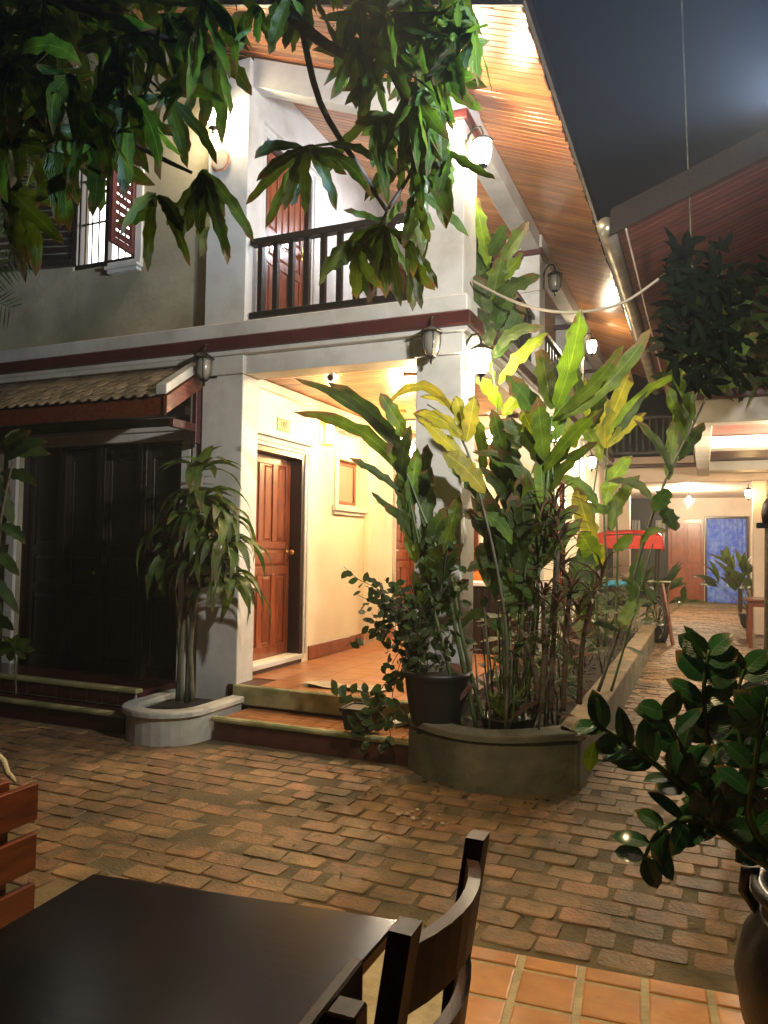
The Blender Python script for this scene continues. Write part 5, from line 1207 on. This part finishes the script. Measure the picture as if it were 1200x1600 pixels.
def slat_chair(loc, rz, label, m, ph, wd, over, slats, group='wooden chairs round the table', ns=1):
    "straight back boards fixed to the seat side of the posts and running past them; seat faces local +x"
    T = empty('wooden_chair', loc, rz); tag(T, label, 'chair', group); h = wd/2
    for s in (-1, 1):
        MB().box(-.02, s*h-.02, 0, .02, s*h+.02, ph).build('back_post', m, T, .003)
        MB().box(.38, s*h-.02, 0, .42, s*h+.02, .43).build('leg', m, T, .003)
        MB().box(.022, s*h-.012, .18, .378, s*h+.012, .21).build('stretcher', m, T)
    for z0, z1 in slats: MB().box(.022, -h-over, z0, .042, h+over, z1).build('back_slat', m, T, .003)
    for k in range(5): MB().box(.045, -h+.0+k*wd/5, .435, .44, -h-.006+(k+1)*wd/5, .455).build('seat_slat', m, T, .003)
    return T
chair('wooden_chair', (-.445, 1.176, .012), PI, 'dark wooden chair with curved back slats at the right of the table', ph=.96, wd=.362)
slat_chair((-.40, .70, .012), PI+.03, 'dark wooden chair nearest the camera with an overhanging top back board', 'brownwood', .925, .30, .105, [(.83, .925), (.70, .78)])
slat_chair((-1.545, 1.10, .012), 0.0, 'reddish slatted chair at the left of the table', 'redwood', .915, .40, .085, [(.805, .895), (.685, .775), (.565, .655)])
tag(MB().tube([at(-8, 1175, 1.36), at(6, 1190, 1.35), at(12, 1208, 1.34), at(20, 1216, 1.335), at(24, 1222, 1.33)], [.006, .008, .007, .006, .003], 6).build('rope_end', 'rope', None, smooth=True), 'frayed pale rope end hanging above the reddish chair', 'rope')

# ---------------------------------------------------------------- far furniture and cart
def small_table(loc, label, w_=.7, d_=.7, m='redwood'):
    T = empty('wooden_table', loc); tag(T, label, 'table', 'tables along the right of the path')
    MB().box(-w_/2, -d_/2, .72, w_/2, d_/2, .75).build('tabletop', m, T, .005); MB().box(-w_/2+.05, -d_/2+.05, .63, w_/2-.05, d_/2-.05, .718).build('apron', m, T)
    for x in (-1, 1):
        for y_ in (-1, 1): MB().box(x*(w_/2-.07)-.03, y_*(d_/2-.07)-.03, 0, x*(w_/2-.07)+.03, y_*(d_/2-.07)+.03, .629).build('leg', m, T)
    return T
small_table((.92, 13.2, 0), 'red-brown wooden table at the right of the path, nearer one')
small_table((1.0, 18.6, 0), 'red-brown wooden table beyond, near the blue curtain')
slat_chair((1.15, 12.2, 0), PI/2+.2, 'red wooden chair drawn up before the nearer table right of the path', 'redwood', .92, .38, .02, [(.80, .88), (.66, .74)], 'chairs along the right of the path')
slat_chair((1.1, 17.4, 0), PI/2, 'red wooden chair before the table near the blue curtain', 'redwood', .92, .38, .02, [(.80, .88), (.66, .74)], 'chairs along the right of the path')
# turned post at the right edge
T = empty('carved_post', (.43, 6.0, 0)); tag(T, 'dark turned wooden post with rounded head at the right edge', 'post')
MB().lathe([(.09, 0), (.09, .04), (.055, .06), (.06, .5), (.045, .9), (.04, 1.3), (.036, 1.66)], n=14).build('shaft', 'bark', T, smooth=True)
MB().box(-.09, -.03, 1.66, .09, .03, 1.70).build('crosspiece', 'darkwood', T, .006); MB().lathe([(.05, 1.70), (.058, 1.76), (.05, 1.83), (.025, 1.87), (.008, 1.88)], n=14).build('head', 'darkwood', T, smooth=True)
# potted palms
def potted(loc, label, n, L, h, m='palm', potm='clay', wd=.07):
    T = empty('potted_palm', loc); tag(T, label, 'potted plant', 'potted plants beside the path')
    MB().lathe([(.13, 0), (.17, .08), (.20, .26), (.21, .28), (.18, .28)], n=18).build('pot', potm, T, smooth=True); MB().lathe([(.18, .26), (.1, .27)], n=14).build('soil', 'soil', T)
    c = V(loc)+V((0, 0, .27))
    for k in range(n):
        a = 2*PI*k/n+random.uniform(-.3, .3); e = random.uniform(.5, 1.35); l = L*random.uniform(.7, 1.1); d = V((math.cos(a)*math.cos(e), math.sin(a)*math.cos(e), math.sin(e)))
        p0 = c+d*h*random.uniform(.5, 1); stem(T, [c, c.lerp(p0, .5)+V((0, 0, .02)), p0], .008, .004, 'greenstem')
        for q in range(3):
            dd = (d+V((random.uniform(-.8, .8), random.uniform(-.8, .8), random.uniform(-.6, .2)))).normalized(); leaf(T, p0, p0+dd*l, wd, V((0, -.7, 1)), m, arch=.1, seg=6)
    return T
potted((-.72, 13.0, 0), 'dark leafy potted plant beside the red-hooded cart', 12, .42, .75, 'gingerdark', wd=.10)
potted((.80, 16.2, 0), 'bright broad-leaved potted palm in front of the blue curtain', 20, .50, 1.0, 'ginger', wd=.13)
# red-hooded three-wheel cart
CT = empty('hooded_cart', (-1.25, 13.4, 0)); tag(CT, 'parked pedal cart with a red arched hood behind the garden bed', 'cart')
b = MB(); nn = 12; prof = [(-.62+.10*0, .0)]
P_ = [(-.55, 1.62), (-.5, 1.72), (-.3, 1.78), (.1, 1.80), (.42, 1.79), (.56, 1.74), (.62, 1.64), (.63, 1.50)]
for (x, z) in P_: b.v += [(x, -.42, z-.03), (x, -.2, z+.02), (x, .2, z+.02), (x, .42, z-.03)]
for i in range(len(P_)-1):
    for q in range(3): b.f.append((4*i+q, 4*(i+1)+q, 4*(i+1)+q+1, 4*i+q+1))
o = b.build('hood', 'red', CT, smooth=True); s_ = o.modifiers.new('s', 'SOLIDIFY'); s_.thickness = .02
MB().box(-.55, -.43, 1.50, .62, -.40, 1.72).build('hood_valance', 'red', CT, .01)
MB().box(-.5, -.38, .55, .45, .38, .85).build('body', 'darkwall', CT, .03); MB().box(-.45, -.36, .86, .1, .36, .95).build('seat', 'cyan', CT, .03)
for x, y_ in ((-.5, -.38), (.5, -.38), (-.5, .38), (.5, .38)): MB().tube([(x, y_, .8), (x*1.05, y_, 1.6)], .015, 6).build('hood_post', 'iron', CT)
def wheel(T, c, ax, R=.33):
    c = V(c); ax = V(ax).normalized(); u = ax.cross(V((0, 0, 1))).normalized(); v = u.cross(ax)
    ring = lambda R_, r_, m, nm: MB().tube([c+u*R_*math.cos(2*PI*k/24)+v*R_*math.sin(2*PI*k/24) for k in range(25)], r_, 6, False).build(nm, m, T, smooth=True)
    t = ring(R, .022, 'rubber', 'tyre'); ring(R-.03, .014, 'rim', 'rim')
    s = MB()
    for k in range(12): s.tube([c, c+(u*math.cos(2*PI*k/12)+v*math.sin(2*PI*k/12))*(R-.03)], .006, 4)
    s.build('spokes', 'rim', T)
wheel(CT, (.52, -.45, .35), (.9, .5, 0)); wheel(CT, (.52, .45, .35), (1, .3, 0)); wheel(CT, (-.6, 0, .35), (1, 0, 0))
MB().tube([(.62, -.5, .95), (.70, -.6, .5), (.78, -.7, 0)], .03, 8).build('prop_leg', 'redwood', CT)
MB().tube([(.30, -.5, .98), (.75, -.55, .98)], .014, 6).build('handlebar', 'rim', CT)
for i, (x, z) in enumerate(((-1.55, 1.9), (-1.25, 1.85))):
    pass
for x, w_, lb in ((-1.75, .22, 'pale cloth hanging left on the dark passage wall'), (-1.12, .26, 'pale cloth hanging right on the dark passage wall')):
    T = empty('hanging_cloth', (x, 21.9, 1.55)); tag(T, lb, 'cloth')
    b = MB(); n = 8
    for i in range(n+1):
        for j in range(5): b.v.append((w_*(i/n-.5)*(1-.3*abs(j/4-.3)), .04*math.sin(i*1.7+j*.4), .75*(1-j/4)))
    for i in range(n):
        for j in range(4): b.f.append((i*5+j, i*5+j+1, (i+1)*5+j+1, (i+1)*5+j))
    o = b.build('fabric', 'cloth', T); s_ = o.modifiers.new('s', 'SOLIDIFY'); s_.thickness = .01

if GLOW_HAZE:
    hz = MB().box(-58, -38, -1.2, 58, 78, 12.0).build('glow_haze', 'white'); hz['kind'] = 'stuff'  # added thin volume, scatters lamp light into a soft glow
    m = bpy.data.materials.new('glow_haze'); m.use_nodes = True; t = m.node_tree; t.nodes.clear()
    pv = t.nodes.new('ShaderNodeVolumePrincipled'); pv.inputs['Density'].default_value = GLOW_HAZE; pv.inputs['Anisotropy'].default_value = .3; pv.inputs['Color'].default_value = (.95, .97, 1, 1)
    oo = t.nodes.new('ShaderNodeOutputMaterial'); t.links.new(pv.outputs[0], oo.inputs['Volume']); hz.data.materials.clear(); hz.data.materials.append(m)
